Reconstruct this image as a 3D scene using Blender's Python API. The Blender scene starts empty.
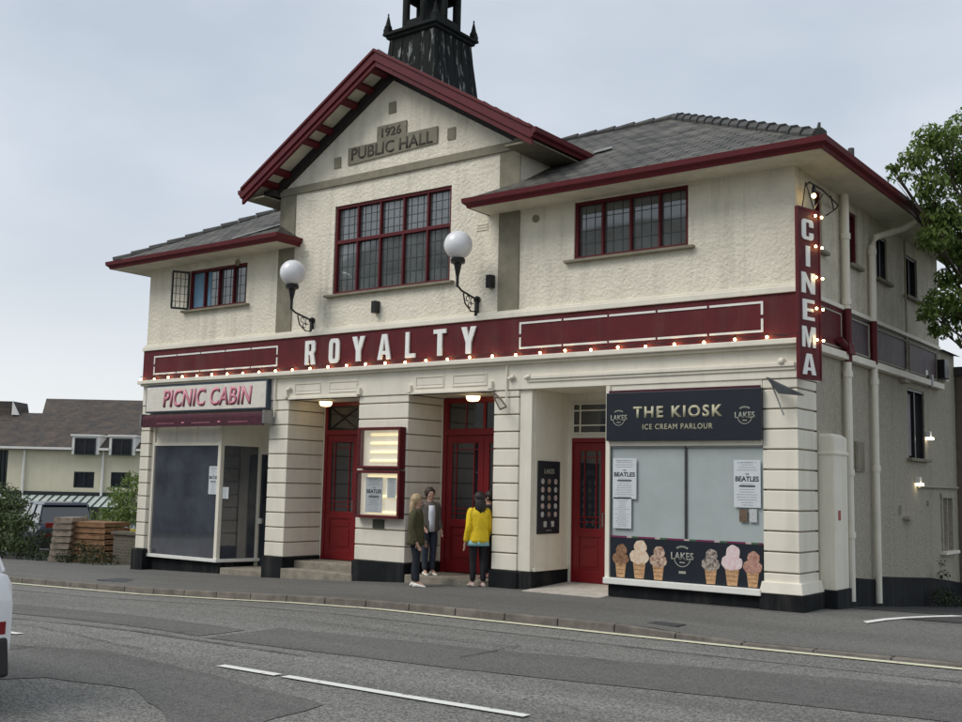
import bpy, bmesh, math, random
from mathutils import Vector, Matrix, noise
random.seed(7)
scene = bpy.context.scene
COL = scene.collection
R = math.radians
# ---------------------------------------------------------------- camera
CW = 962.0
CF, CYAW, CPITCH, CROLL = 1083.76, 0.645421, 0.113162, 0.021006
CPOS = Vector((5.904447, -15.7, 1.988396))
fw = Vector((-math.sin(CYAW)*math.cos(CPITCH), math.cos(CYAW)*math.cos(CPITCH), math.sin(CPITCH)))
rt = Vector((math.cos(CYAW), math.sin(CYAW), 0)); up = rt.cross(fw)
rt2 = rt*math.cos(CROLL)+up*math.sin(CROLL); up2 = -rt*math.sin(CROLL)+up*math.cos(CROLL)
cd = bpy.data.cameras.new('camera'); cam = bpy.data.objects.new('camera', cd); COL.objects.link(cam)
m = Matrix((rt2, up2, -fw)).transposed().to_4x4(); m.translation = CPOS; cam.matrix_world = m
cd.sensor_fit = 'HORIZONTAL'; cd.sensor_width = 36; cd.lens = CF/CW*36; cd.clip_start = .1; cd.clip_end = 3000
scene.camera = cam
# ---------------------------------------------------------------- sky
w = bpy.data.worlds.new('World'); scene.world = w; w.use_nodes = True
nt = w.node_tree; nt.nodes.clear(); N = nt.nodes.new; L = nt.links.new
SUN_EL, SUN_AZ = R(48), R(212)
sky = N('ShaderNodeTexSky'); sky.sky_type = 'NISHITA'; sky.sun_disc = False
sky.sun_elevation = SUN_EL; sky.sun_rotation = SUN_AZ
bg1 = N('ShaderNodeBackground'); bg1.inputs[1].default_value = .12; L(sky.outputs[0], bg1.inputs[0])
tc = N('ShaderNodeTexCoord'); mp = N('ShaderNodeMapping'); mp.inputs['Scale'].default_value = (1.2, 1.2, 2.6)
L(tc.outputs['Generated'], mp.inputs[0])
nz = N('ShaderNodeTexNoise'); nz.inputs['Scale'].default_value = 1.9; nz.inputs['Detail'].default_value = 6; nz.inputs['Roughness'].default_value = .5
L(mp.outputs[0], nz.inputs[0])
cr = N('ShaderNodeValToRGB'); cr.color_ramp.elements[0].position = .34; cr.color_ramp.elements[0].color = (.45, .505, .58, 1)
cr.color_ramp.elements[1].position = .68; cr.color_ramp.elements[1].color = (.62, .665, .72, 1)
L(nz.outputs[0], cr.inputs[0])
sx = N('ShaderNodeSeparateXYZ'); L(tc.outputs['Generated'], sx.inputs[0])
hr = N('ShaderNodeValToRGB'); hr.color_ramp.elements[0].position = .0; hr.color_ramp.elements[0].color = (1, 1, 1, 1)
hr.color_ramp.elements[1].position = .26; hr.color_ramp.elements[1].color = (0, 0, 0, 1); L(sx.outputs[2], hr.inputs[0])
mx = N('ShaderNodeMixRGB'); mx.inputs[2].default_value = (.74, .755, .76, 1); L(hr.outputs[0], mx.inputs[0]); L(cr.outputs[0], mx.inputs[1])
bg2 = N('ShaderNodeBackground'); bg2.inputs[1].default_value = .98; L(mx.outputs[0], bg2.inputs[0])
ms = N('ShaderNodeMixShader'); ms.inputs[0].default_value = .93; L(bg1.outputs[0], ms.inputs[1]); L(bg2.outputs[0], ms.inputs[2])
wo = N('ShaderNodeOutputWorld'); L(ms.outputs[0], wo.inputs[0])
# ---------------------------------------------------------------- sun through cloud
sd = bpy.data.lights.new('sun', 'SUN'); sd.energy = 1.5; sd.angle = R(30); sd.color = (1, .96, .9)
so = bpy.data.objects.new('sun', sd); COL.objects.link(so)
sdir = Vector((math.sin(SUN_AZ)*math.cos(SUN_EL), math.cos(SUN_AZ)*math.cos(SUN_EL), math.sin(SUN_EL)))
so.rotation_euler = sdir.to_track_quat('Z', 'Y').to_euler(); so.location = (0, -30, 40)
scene.view_settings.view_transform = 'Standard'; scene.view_settings.look = 'None'
scene.view_settings.exposure = 0.32; scene.view_settings.gamma = 1
scene.view_settings.use_curve_mapping = False
scene.render.engine = 'CYCLES'

# ================================================================ materials
def mat(name, col, rough=.7, var=0., vscale=3., bump=0., bscale=40., metal=0., spec=.5, coords='Object', col2=None, bdet=3, grime=0., coat=0., emit=None, estr=0.):
    """base colour with noise variation, plus noise bump."""
    mt = bpy.data.materials.new(name); mt.use_nodes = True; t = mt.node_tree; n = t.nodes; l = t.links
    b = n['Principled BSDF']; b.inputs['Base Color'].default_value = (*col, 1); b.inputs['Roughness'].default_value = rough
    b.inputs['Metallic'].default_value = metal; b.inputs['Specular IOR Level'].default_value = spec; b.inputs['Coat Weight'].default_value = coat
    tcn = n.new('ShaderNodeTexCoord')
    if var or col2:
        no = n.new('ShaderNodeTexNoise'); no.inputs['Scale'].default_value = vscale; no.inputs['Detail'].default_value = 5; no.inputs['Roughness'].default_value = .65
        l.new(tcn.outputs[coords], no.inputs[0])
        r = n.new('ShaderNodeValToRGB'); r.color_ramp.elements[0].position = .33; r.color_ramp.elements[1].position = .67
        c2 = col2 or tuple(min(1, c*(1+var)) for c in col); c1 = col if col2 else tuple(c*(1-var) for c in col)
        r.color_ramp.elements[0].color = (*c1, 1); r.color_ramp.elements[1].color = (*c2, 1)
        l.new(no.outputs[0], r.inputs[0]); out = r.outputs[0]
        if grime:
            g = n.new('ShaderNodeTexNoise'); g.inputs['Scale'].default_value = .9; g.inputs['Detail'].default_value = 8; g.inputs['Roughness'].default_value = .7
            mpn = n.new('ShaderNodeMapping'); mpn.inputs['Scale'].default_value = (3.2, 3.2, .32); l.new(tcn.outputs['Object'], mpn.inputs[0]); l.new(mpn.outputs[0], g.inputs[0])
            gr = n.new('ShaderNodeValToRGB'); gr.color_ramp.elements[0].position = .5; gr.color_ramp.elements[1].position = .75
            gr.color_ramp.elements[0].color = (0, 0, 0, 1); gr.color_ramp.elements[1].color = (grime,)*3+(1,)
            l.new(g.outputs[0], gr.inputs[0]); mm = n.new('ShaderNodeMixRGB'); mm.inputs[2].default_value = (.16, .15, .12, 1)
            l.new(gr.outputs[0], mm.inputs[0]); l.new(out, mm.inputs[1]); out = mm.outputs[0]
        l.new(out, b.inputs['Base Color'])
    if bump:
        nb = n.new('ShaderNodeTexNoise'); nb.inputs['Scale'].default_value = bscale; nb.inputs['Detail'].default_value = bdet; nb.inputs['Roughness'].default_value = .6
        l.new(tcn.outputs[coords], nb.inputs[0]); bp = n.new('ShaderNodeBump'); bp.inputs['Strength'].default_value = 1; bp.inputs['Distance'].default_value = bump
        l.new(nb.outputs[0], bp.inputs['Height']); l.new(bp.outputs[0], b.inputs['Normal'])
    if emit: b.inputs['Emission Color'].default_value = (*emit, 1); b.inputs['Emission Strength'].default_value = estr
    return mt
def brick_mat(name, c1, c2, mortar, bw, rh, ms=.012, rough=.7, bump=.01, lich=0., lcol=(.3, .3, .22), spec=.4):
    mt = bpy.data.materials.new(name); mt.use_nodes = True; t = mt.node_tree; n = t.nodes; l = t.links
    b = n['Principled BSDF']; b.inputs['Roughness'].default_value = rough; b.inputs['Specular IOR Level'].default_value = spec
    uv = n.new('ShaderNodeTexCoord'); br = n.new('ShaderNodeTexBrick'); l.new(uv.outputs['UV'], br.inputs[0])
    br.inputs['Scale'].default_value = 1; br.inputs['Brick Width'].default_value = bw; br.inputs['Row Height'].default_value = rh
    br.inputs['Mortar Size'].default_value = ms; br.inputs['Color1'].default_value = (*c1, 1); br.inputs['Color2'].default_value = (*c2, 1); br.inputs['Mortar'].default_value = (*mortar, 1)
    br.inputs['Mortar Smooth'].default_value = .3
    no = n.new('ShaderNodeTexNoise'); no.inputs['Scale'].default_value = 1.3; no.inputs['Detail'].default_value = 8; no.inputs['Roughness'].default_value = .7; l.new(uv.outputs['UV'], no.inputs[0])
    r = n.new('ShaderNodeValToRGB'); r.color_ramp.elements[0].position = .45; r.color_ramp.elements[1].position = .7
    r.color_ramp.elements[0].color = (0, 0, 0, 1); r.color_ramp.elements[1].color = (lich,)*3+(1,); l.new(no.outputs[0], r.inputs[0])
    mm = n.new('ShaderNodeMixRGB'); mm.inputs[2].default_value = (*lcol, 1); l.new(r.outputs[0], mm.inputs[0]); l.new(br.outputs[0], mm.inputs[1]); l.new(mm.outputs[0], b.inputs['Base Color'])
    nf = n.new('ShaderNodeTexNoise'); nf.inputs['Scale'].default_value = 25; nf.inputs['Detail'].default_value = 4; l.new(uv.outputs['UV'], nf.inputs[0])
    ad = n.new('ShaderNodeMath'); ad.operation = 'MULTIPLY_ADD'; ad.inputs[1].default_value = -1; l.new(br.outputs['Fac'], ad.inputs[0]); 
    m2 = n.new('ShaderNodeMath'); m2.operation = 'MULTIPLY'; m2.inputs[1].default_value = .6; l.new(nf.outputs[0], m2.inputs[0]); l.new(m2.outputs[0], ad.inputs[2])
    bp = n.new('ShaderNodeBump'); bp.inputs['Distance'].default_value = bump; l.new(ad.outputs[0], bp.inputs['Height']); l.new(bp.outputs[0], b.inputs['Normal'])
    return mt
def asphalt(name, a, bcol, sc=70., patch=.25):
    mt = bpy.data.materials.new(name); mt.use_nodes = True; t = mt.node_tree; n = t.nodes; l = t.links
    b = n['Principled BSDF']; b.inputs['Roughness'].default_value = .88; b.inputs['Specular IOR Level'].default_value = .3
    g = n.new('ShaderNodeTexCoord')
    v = n.new('ShaderNodeTexVoronoi'); v.inputs['Scale'].default_value = sc; l.new(g.outputs['Object'], v.inputs[0])
    r = n.new('ShaderNodeValToRGB'); r.color_ramp.elements[0].position = .15; r.color_ramp.elements[0].color = (*a, 1); r.color_ramp.elements[1].position = .85; r.color_ramp.elements[1].color = (*bcol, 1)
    s = n.new('ShaderNodeSeparateColor'); l.new(v.outputs['Color'], s.inputs[0]); l.new(s.outputs[0], r.inputs[0])
    n2 = n.new('ShaderNodeTexNoise'); n2.inputs['Scale'].default_value = .55; n2.inputs['Detail'].default_value = 7; n2.inputs['Roughness'].default_value = .65
    mp_ = n.new('ShaderNodeMapping'); mp_.inputs['Scale'].default_value = (.16, 1.6, 1); l.new(g.outputs['Object'], mp_.inputs[0]); l.new(mp_.outputs[0], n2.inputs[0])
    r2 = n.new('ShaderNodeValToRGB'); r2.color_ramp.elements[0].position = .3; r2.color_ramp.elements[1].position = .7
    r2.color_ramp.elements[0].color = (1-patch,)*3+(1,); r2.color_ramp.elements[1].color = (1+patch,)*3+(1,)
    l.new(n2.outputs[0], r2.inputs[0])
    mu = n.new('ShaderNodeMixRGB'); mu.blend_type = 'MULTIPLY'; mu.inputs[0].default_value = 1; l.new(r.outputs[0], mu.inputs[1]); l.new(r2.outputs[0], mu.inputs[2]); l.new(mu.outputs[0], b.inputs['Base Color'])
    bp = n.new('ShaderNodeBump'); bp.inputs['Distance'].default_value = .006; l.new(v.outputs['Distance'], bp.inputs['Height']); l.new(bp.outputs[0], b.inputs['Normal'])
    return mt
def paint_mark(name, c, hole=.45):   # worn road paint
    mt = mat(name, c, .8, col2=(.09, .09, .085), vscale=9)
    r = [x for x in mt.node_tree.nodes if x.type == 'VALTORGB'][0]; r.color_ramp.elements[0].position = .60; r.color_ramp.elements[1].position = .70
    return mt
def glass_mat(name, c, rough=.04, wob=.0015, ws=2.2, var=.3):
    return mat(name, c, rough, var=var, vscale=1.5, bump=wob, bscale=ws, bdet=1, spec=1.0, coat=.8)
M = {}
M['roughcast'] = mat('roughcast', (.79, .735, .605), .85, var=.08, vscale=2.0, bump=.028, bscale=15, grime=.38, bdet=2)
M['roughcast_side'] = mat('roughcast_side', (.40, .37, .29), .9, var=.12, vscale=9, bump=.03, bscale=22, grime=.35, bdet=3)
M['roughcast_shade_dirt'] = mat('roughcast_shade_dirt', (.60, .55, .44), .9, var=.12, vscale=4, bump=.028, bscale=17, grime=.5, bdet=2)  # base darkened to paint in the side wall's shade; grime streaks are dirt
M['smooth'] = mat('smooth_cream', (.80, .755, .64), .6, var=.05, vscale=1.7, bump=.002, bscale=14, grime=.2)
M['groove'] = mat('groove', (.30, .27, .2), .8, var=.1)
M['olive'] = mat('olive_stone', (.235, .215, .155), .85, var=.18, vscale=3.5, bump=.004, bscale=30, grime=.35)
M['plaque'] = mat('plaque_stone', (.22, .2, .15), .85, var=.15, vscale=6, bump=.004, bscale=30)
M['carved'] = mat('carved_shadow', (.07, .065, .05), .9, var=.2)
M['maroon'] = mat('maroon_paint', (.105, .010, .014), .6, spec=.3, var=.18, vscale=2.3, bump=.003, bscale=8, grime=.18)
M['maroon_trim'] = mat('maroon_trim', (.105, .010, .014), .55, spec=.3, var=.15, vscale=3, bump=.002, bscale=12)
M['maroon_old'] = mat('maroon_faded', (.07, .045, .055), .6, var=.35, vscale=5, bump=.003, bscale=8, grime=.5)
M['door'] = mat('door_red', (.20, .007, .012), .4, var=.1, vscale=2, bump=.001, bscale=10, coat=.1)
M['white'] = mat('white_paint', (.8, .79, .74), .5, var=.05, vscale=4)
M['letter'] = mat('letter_white', (.88, .88, .84), .45, var=.04)
M['plinth'] = mat('plinth_black', (.009, .011, .013), .8, spec=.2, var=.4, vscale=3, bump=.004, bscale=9, grime=.25)
M['black'] = mat('black_iron', (.01, .01, .011), .4, var=.3)
M['lead'] = mat('lead', (.05, .05, .052), .5, var=.2)
M['flash'] = mat('lead_flashing', (.5, .51, .5), .5, var=.2)
M['soffit'] = mat('soffit', (.62, .59, .48), .8, var=.1, vscale=3, grime=.3)
M['slate'] = brick_mat('slate', (.042, .038, .034), (.125, .118, .102), (.006, .006, .006), .30, .2, ms=.022, lich=.6, lcol=(.22, .21, .175), bump=.035)
M['slate_far'] = brick_mat('slate_far', (.045, .037, .033), (.078, .066, .056), (.03, .025, .022), .5, .35, lich=.5, lcol=(.16, .10, .055), bump=.03)
M['ridge'] = mat('ridge_tile', (.07, .07, .068), .8, var=.3, vscale=5, bump=.004, bscale=20, grime=.4)
M['glass'] = glass_mat('window_glass', (.10, .115, .115))
M['glass_dark'] = glass_mat('dark_glass', (.016, .019, .024))
M['glass_shop'] = glass_mat('shop_glass', (.058, .063, .078), wob=.0006, ws=1.2, var=.28)
M['curtain'] = mat('blue_curtain', (.16, .3, .42), .8, var=.2)
M['whitewash'] = mat('whitened_window', (.42, .47, .465), .12, var=.07, vscale=1.4, spec=.8)
M['navy'] = mat('navy_sign', (.012, .017, .026), .4, var=.1)
M['gold'] = mat('gold_letter', (.50, .47, .32), .5, var=.1)
M['silverink'] = mat('grey_ink', (.35, .35, .30), .5)
M['picsign'] = mat('sign_cream', (.74, .70, .62), .55, var=.08, vscale=9, grime=.2)
M['pink'] = mat('pink_letter', (.72, .27, .33), .5, var=.15)
M['plum'] = mat('plum_letter', (.22, .05, .10), .5)
M['awning'] = mat('awning_canvas', (.065, .014, .026), .9, var=.25, vscale=7, bump=.01, bscale=9)
M['steel'] = mat('grey_metal', (.3, .3, .3), .4, metal=.8)
M['paper'] = mat('poster_paper', (.62, .66, .68), .6, var=.04, vscale=20)
M['ink'] = mat('poster_ink', (.04, .045, .06), .6)
M['inkgrey'] = mat('poster_small_print', (.30, .33, .36), .6)
M['teal'] = mat('poster_teal', (.2, .33, .42), .6, var=.4, vscale=20)
M['stone_step'] = mat('step_stone', (.27, .24, .19), .85, var=.25, vscale=5, bump=.004, bscale=30)
M['threshold'] = mat('concrete_ramp', (.48, .44, .39), .85, var=.2, vscale=4, bump=.003, bscale=30)
M['asphalt'] = asphalt('asphalt', (.10, .098, .090), (.275, .268, .245), 62)
M['asphalt_patch'] = asphalt('asphalt_patch', (.085, .083, .077), (.18, .175, .162), 75)
M['pavement'] = asphalt('pavement_tarmac', (.11, .107, .098), (.18, .175, .16), 60, .22)
M['lane'] = asphalt('lane_tarmac', (.04, .04, .038), (.085, .083, .078), 60, .3)
M['kerb'] = mat('kerb_stone', (.17, .15, .125), .85, var=.3, vscale=4, bump=.004, bscale=25)
M['line'] = paint_mark('road_line_white', (.74, .74, .69))
M['edge'] = paint_mark('road_line_cream', (.70, .67, .48))
M['grass'] = mat('verge', (.05, .065, .025), .9, var=.5, vscale=2, bump=.03, bscale=15)
M['hill'] = mat('hill_wood', (.03, .045, .035), .95, var=.4, vscale=.05, bump=2, bscale=.2)
M['bulb'] = mat('bulb_glow', (1, .8, .45), .3, emit=(1, .70, .30), estr=20)
M['bulb_white'] = mat('lamp_glow_white', (1, .95, .85), .3, emit=(1, .86, .62), estr=4)
M['ceil'] = mat('ceiling_lamp_glow', (1, .9, .7), .3, emit=(1, .72, .34), estr=3.2)
M['tube_glow'] = mat('tube_glow', (1, .9, .6), .3, emit=(1, .86, .5), estr=.75)
M['globe'] = mat('opal_globe', (.80, .80, .82), .25, var=.02, spec=.6)
M['turret'] = mat('turret_lead', (.008, .010, .010), .85, spec=.2, col2=(.022, .025, .024), vscale=5, bump=.006, bscale=12)
M['turret_stain'] = mat('turret_peeling', (.012, .014, .014), .85, spec=.2, col2=(.40, .42, .40), vscale=7, bump=.006, bscale=12)
r_ = [x for x in M['turret_stain'].node_tree.nodes if x.type == 'VALTORGB'][0]; r_.color_ramp.elements[0].position = .575; r_.color_ramp.elements[1].position = .70
_n = [x for x in M['turret_stain'].node_tree.nodes if x.type == 'TEX_NOISE'][0]; _t = M['turret_stain'].node_tree
_m = _t.nodes.new('ShaderNodeMapping'); _m.inputs['Scale'].default_value = (1.2, 1.2, .22); _t.links.new([x for x in _t.nodes if x.type == 'TEX_COORD'][0].outputs['Object'], _m.inputs[0]); _t.links.new(_m.outputs[0], _n.inputs[0])

# ================================================================ mesh helpers
def tagobj(o, label=None, cat=None, group=None, kind=None):
    if label: o['label'] = label
    if cat: o['category'] = cat
    if group: o['group'] = group
    if kind: o['kind'] = kind
    return o
def empty(name, loc, label, cat, group=None, rz=0):
    o = bpy.data.objects.new(name, None); COL.objects.link(o); o.location = loc; o.rotation_euler = (0, 0, rz)
    o.empty_display_size = .2
    return tagobj(o, label, cat, group)
class MB:
    def __init__(s): s.v = []; s.f = []; s.mi = []; s.mats = []; s.cur = 0
    def mat(s, mm):
        if mm not in s.mats: s.mats.append(mm)
        s.cur = s.mats.index(mm)
    def face(s, pts):
        i = len(s.v); s.v += [tuple(p) for p in pts]; s.f.append(tuple(range(i, i+len(pts)))); s.mi.append(s.cur)
    def box(s, x0, x1, y0, y1, z0, z1, tx=0, ty=0):
        i = len(s.v)
        s.v += [(x0, y0, z0), (x1, y0, z0), (x1, y1, z0), (x0, y1, z0), (x0+tx, y0+ty, z1), (x1-tx, y0+ty, z1), (x1-tx, y1-ty, z1), (x0+tx, y1-ty, z1)]
        for f in ((3, 2, 1, 0), (4, 5, 6, 7), (0, 1, 5, 4), (1, 2, 6, 5), (2, 3, 7, 6), (3, 0, 4, 7)): s.f.append(tuple(i+k for k in f)); s.mi.append(s.cur)
        return s
    def obox(s, c, u, v, n, a, b, d):          # oriented box, half sizes a b d
        c = Vector(c); u = Vector(u).normalized(); v = Vector(v).normalized(); n = Vector(n).normalized(); i = len(s.v)
        for k in (-1, 1):
            for p, q in ((-1, -1), (1, -1), (1, 1), (-1, 1)): s.v.append(tuple(c+u*a*p+v*b*q+n*d*k))
        for f in ((3, 2, 1, 0), (4, 5, 6, 7), (0, 1, 5, 4), (1, 2, 6, 5), (2, 3, 7, 6), (3, 0, 4, 7)): s.f.append(tuple(i+k for k in f)); s.mi.append(s.cur)
        return s
    def bar(s, p, q, w, h=None, upv=(0, 0, 1)):
        p = Vector(p); q = Vector(q); d = q-p; n = Vector(upv); u = d.cross(n)
        if u.length < 1e-6: n = Vector((0, 1, 0)); u = d.cross(n)
        n = u.cross(d); s.obox((p+q)/2, d, u, n, d.length/2, w/2, (h or w)/2); return s
    def tube(s, pts, r, seg=8, cap=True):
        pts = [Vector(p) for p in pts]; rr = r if isinstance(r, (list, tuple)) else [r]*len(pts); i0 = len(s.v)
        ref = Vector((.13, .07, 1)).normalized()
        for k, p in enumerate(pts):
            d = (pts[min(k+1, len(pts)-1)]-pts[max(k-1, 0)]).normalized()
            rf = ref if abs(d.dot(ref)) < .95 else Vector((1, 0, 0)); u = d.cross(rf).normalized(); v = d.cross(u)
            for j in range(seg):
                a = 2*math.pi*j/seg; s.v.append(tuple(p+(u*math.cos(a)+v*math.sin(a))*rr[k]))
        for k in range(len(pts)-1):
            for j in range(seg):
                a = i0+k*seg+j; b = i0+k*seg+(j+1) % seg; s.f.append((a, b, b+seg, a+seg)); s.mi.append(s.cur)
        if cap:
            s.f.append(tuple(i0+j for j in reversed(range(seg)))); s.f.append(tuple(i0+(len(pts)-1)*seg+j for j in range(seg))); s.mi += [s.cur]*2
        return s
    def lathe(s, c, prof, seg=16, axis='z'):
        c = Vector(c); i0 = len(s.v)
        for r, z in prof:
            for j in range(seg):
                a = 2*math.pi*j/seg
                o = Vector((r*math.cos(a), r*math.sin(a), z)) if axis == 'z' else (Vector((r*math.cos(a), z, r*math.sin(a))) if axis == 'y' else Vector((z, r*math.cos(a), r*math.sin(a))))
                s.v.append(tuple(c+o))
        for k in range(len(prof)-1):
            for j in range(seg):
                a = i0+k*seg+j; b = i0+k*seg+(j+1) % seg; s.f.append((a, b, b+seg, a+seg)); s.mi.append(s.cur)
        s.f.append(tuple(i0+j for j in reversed(range(seg)))); s.f.append(tuple(i0+(len(prof)-1)*seg+j for j in range(seg))); s.mi += [s.cur]*2
        return s
    def sphere(s, c, r, seg=16, rings=10, sc=(1, 1, 1), skip=0):
        prof = [(math.sin(math.pi*k/rings)*r+1e-4, -math.cos(math.pi*k/rings)*r) for k in range(rings+1)]
        i0 = len(s.v); s.lathe((0, 0, 0), prof, seg)
        for k in range(i0, len(s.v)): v = s.v[k]; s.v[k] = (c[0]+v[0]*sc[0], c[1]+v[1]*sc[1], c[2]+v[2]*sc[2])
        return s
    def loft(s, rings, cap=True):
        i0 = len(s.v); n = len(rings[0])
        for r in rings: s.v += [tuple(p) for p in r]
        for k in range(len(rings)-1):
            for j in range(n):
                a = i0+k*n+j; b = i0+k*n+(j+1) % n; s.f.append((a, b, b+n, a+n)); s.mi.append(s.cur)
        if cap: s.f.append(tuple(i0+j for j in reversed(range(n)))); s.f.append(tuple(i0+(len(rings)-1)*n+j for j in range(n))); s.mi += [s.cur]*2
        return s
    def prism(s, poly, axis, a, b):            # extrude a 2-D outline; axis 'y': poly in (x,z), 'x': (y,z), 'z': (x,y)
        def P(u, v, t): return (u, t, v) if axis == 'y' else ((t, u, v) if axis == 'x' else (u, v, t))
        s.loft([[P(u, v, a) for u, v in poly], [P(u, v, b) for u, v in poly]]); return s
    def obj(s, name, mm=None, parent=None, smooth=False, bevel=0., uv=False, fix=True):
        me = bpy.data.meshes.new(name); me.from_pydata(s.v, [], s.f)
        if s.mats:
            for x in s.mats: me.materials.append(x)
            me.polygons.foreach_set('material_index', s.mi)
        elif mm: me.materials.append(mm)
        if fix:
            bm = bmesh.new(); bm.from_mesh(me); bmesh.ops.recalc_face_normals(bm, faces=bm.faces); bm.to_mesh(me); bm.free()
        if smooth: me.polygons.foreach_set('use_smooth', [True]*len(me.polygons))
        if uv: metric_uv(me)
        o = bpy.data.objects.new(name, me); COL.objects.link(o)
        if parent: put(o, parent)
        if bevel:
            bv = o.modifiers.new('bevel', 'BEVEL'); bv.width = bevel; bv.segments = 2; bv.limit_method = 'ANGLE'; bv.angle_limit = R(40)
        return o
def wmat(o):
    mm = Matrix.LocRotScale(o.location, o.rotation_euler, o.scale)
    return wmat(o.parent) @ mm if o.parent else mm
def put(o, parent, local=False):
    o.parent = parent
    if not local:      # geometry given in world coordinates
        mi = wmat(parent).inverted(); o.matrix_parent_inverse = Matrix.Identity(4)
        o.data.transform(mi)
    return o
def metric_uv(me):
    uvl = me.uv_layers.new(name='UVMap')
    for p in me.polygons:
        n = p.normal; u = Vector((0, 0, 1)).cross(n)
        if u.length < 1e-4: u = Vector((1, 0, 0))
        u.normalize(); v = n.cross(u)
        for li in p.loop_indices:
            c = me.vertices[me.loops[li].vertex_index].co; uvl.data[li].uv = (c.dot(u), c.dot(v))
def box_obj(name, mm, parent, *b, bevel=0, **k): return MB().box(*b).obj(name, mm, parent, bevel=bevel, **k)
def text(name, s, mm, parent, loc, w=None, h=.3, face='-y', extrude=.012, bold=0., spacing=1., shear=0., tilt=0, local=False):
    cu = bpy.data.curves.new('txt', 'FONT'); cu.body = s; cu.size = 1; cu.extrude = 0; cu.offset = bold; cu.space_character = spacing; cu.shear = shear
    cu.resolution_u = 4
    t = bpy.data.objects.new('txt', cu); COL.objects.link(t); bpy.context.view_layer.update()
    me = bpy.data.meshes.new_from_object(t.evaluated_get(bpy.context.evaluated_depsgraph_get())); bpy.data.objects.remove(t)
    xs = [v.co.x for v in me.vertices]; ys = [v.co.y for v in me.vertices]
    sy = h/(max(ys)-min(ys)); sxx = w/(max(xs)-min(xs)) if w else sy
    cx, cy = (max(xs)+min(xs))/2, (max(ys)+min(ys))/2
    me.transform(Matrix.Translation((-cx, -cy, 0))); me.transform(Matrix.Diagonal((sxx, sy, 1, 1)))
    bm = bmesh.new(); bm.from_mesh(me); bmesh.ops.remove_doubles(bm, verts=bm.verts, dist=1e-4)
    if extrude:
        r = bmesh.ops.extrude_face_region(bm, geom=list(bm.faces)); bmesh.ops.translate(bm, verts=[e for e in r['geom'] if isinstance(e, bmesh.types.BMVert)], vec=(0, 0, extrude))
        bmesh.ops.recalc_face_normals(bm, faces=bm.faces)
    bm.to_mesh(me); bm.free()
    rot = {'-y': Matrix.Rotation(R(90), 4, 'X'), '+x': Matrix.Rotation(R(90), 4, 'Z') @ Matrix.Rotation(R(90), 4, 'X'), '-x': Matrix.Rotation(R(-90), 4, 'Z') @ Matrix.Rotation(R(90), 4, 'X')}[face]
    if tilt: me.transform(Matrix.Rotation(tilt, 4, 'Z'))
    me.transform(Matrix.Translation(loc) @ rot); me.materials.clear(); me.materials.append(mm); me.name = name
    o = bpy.data.objects.new(name, me); COL.objects.link(o)
    if parent: put(o, parent, local)
    return o
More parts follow.
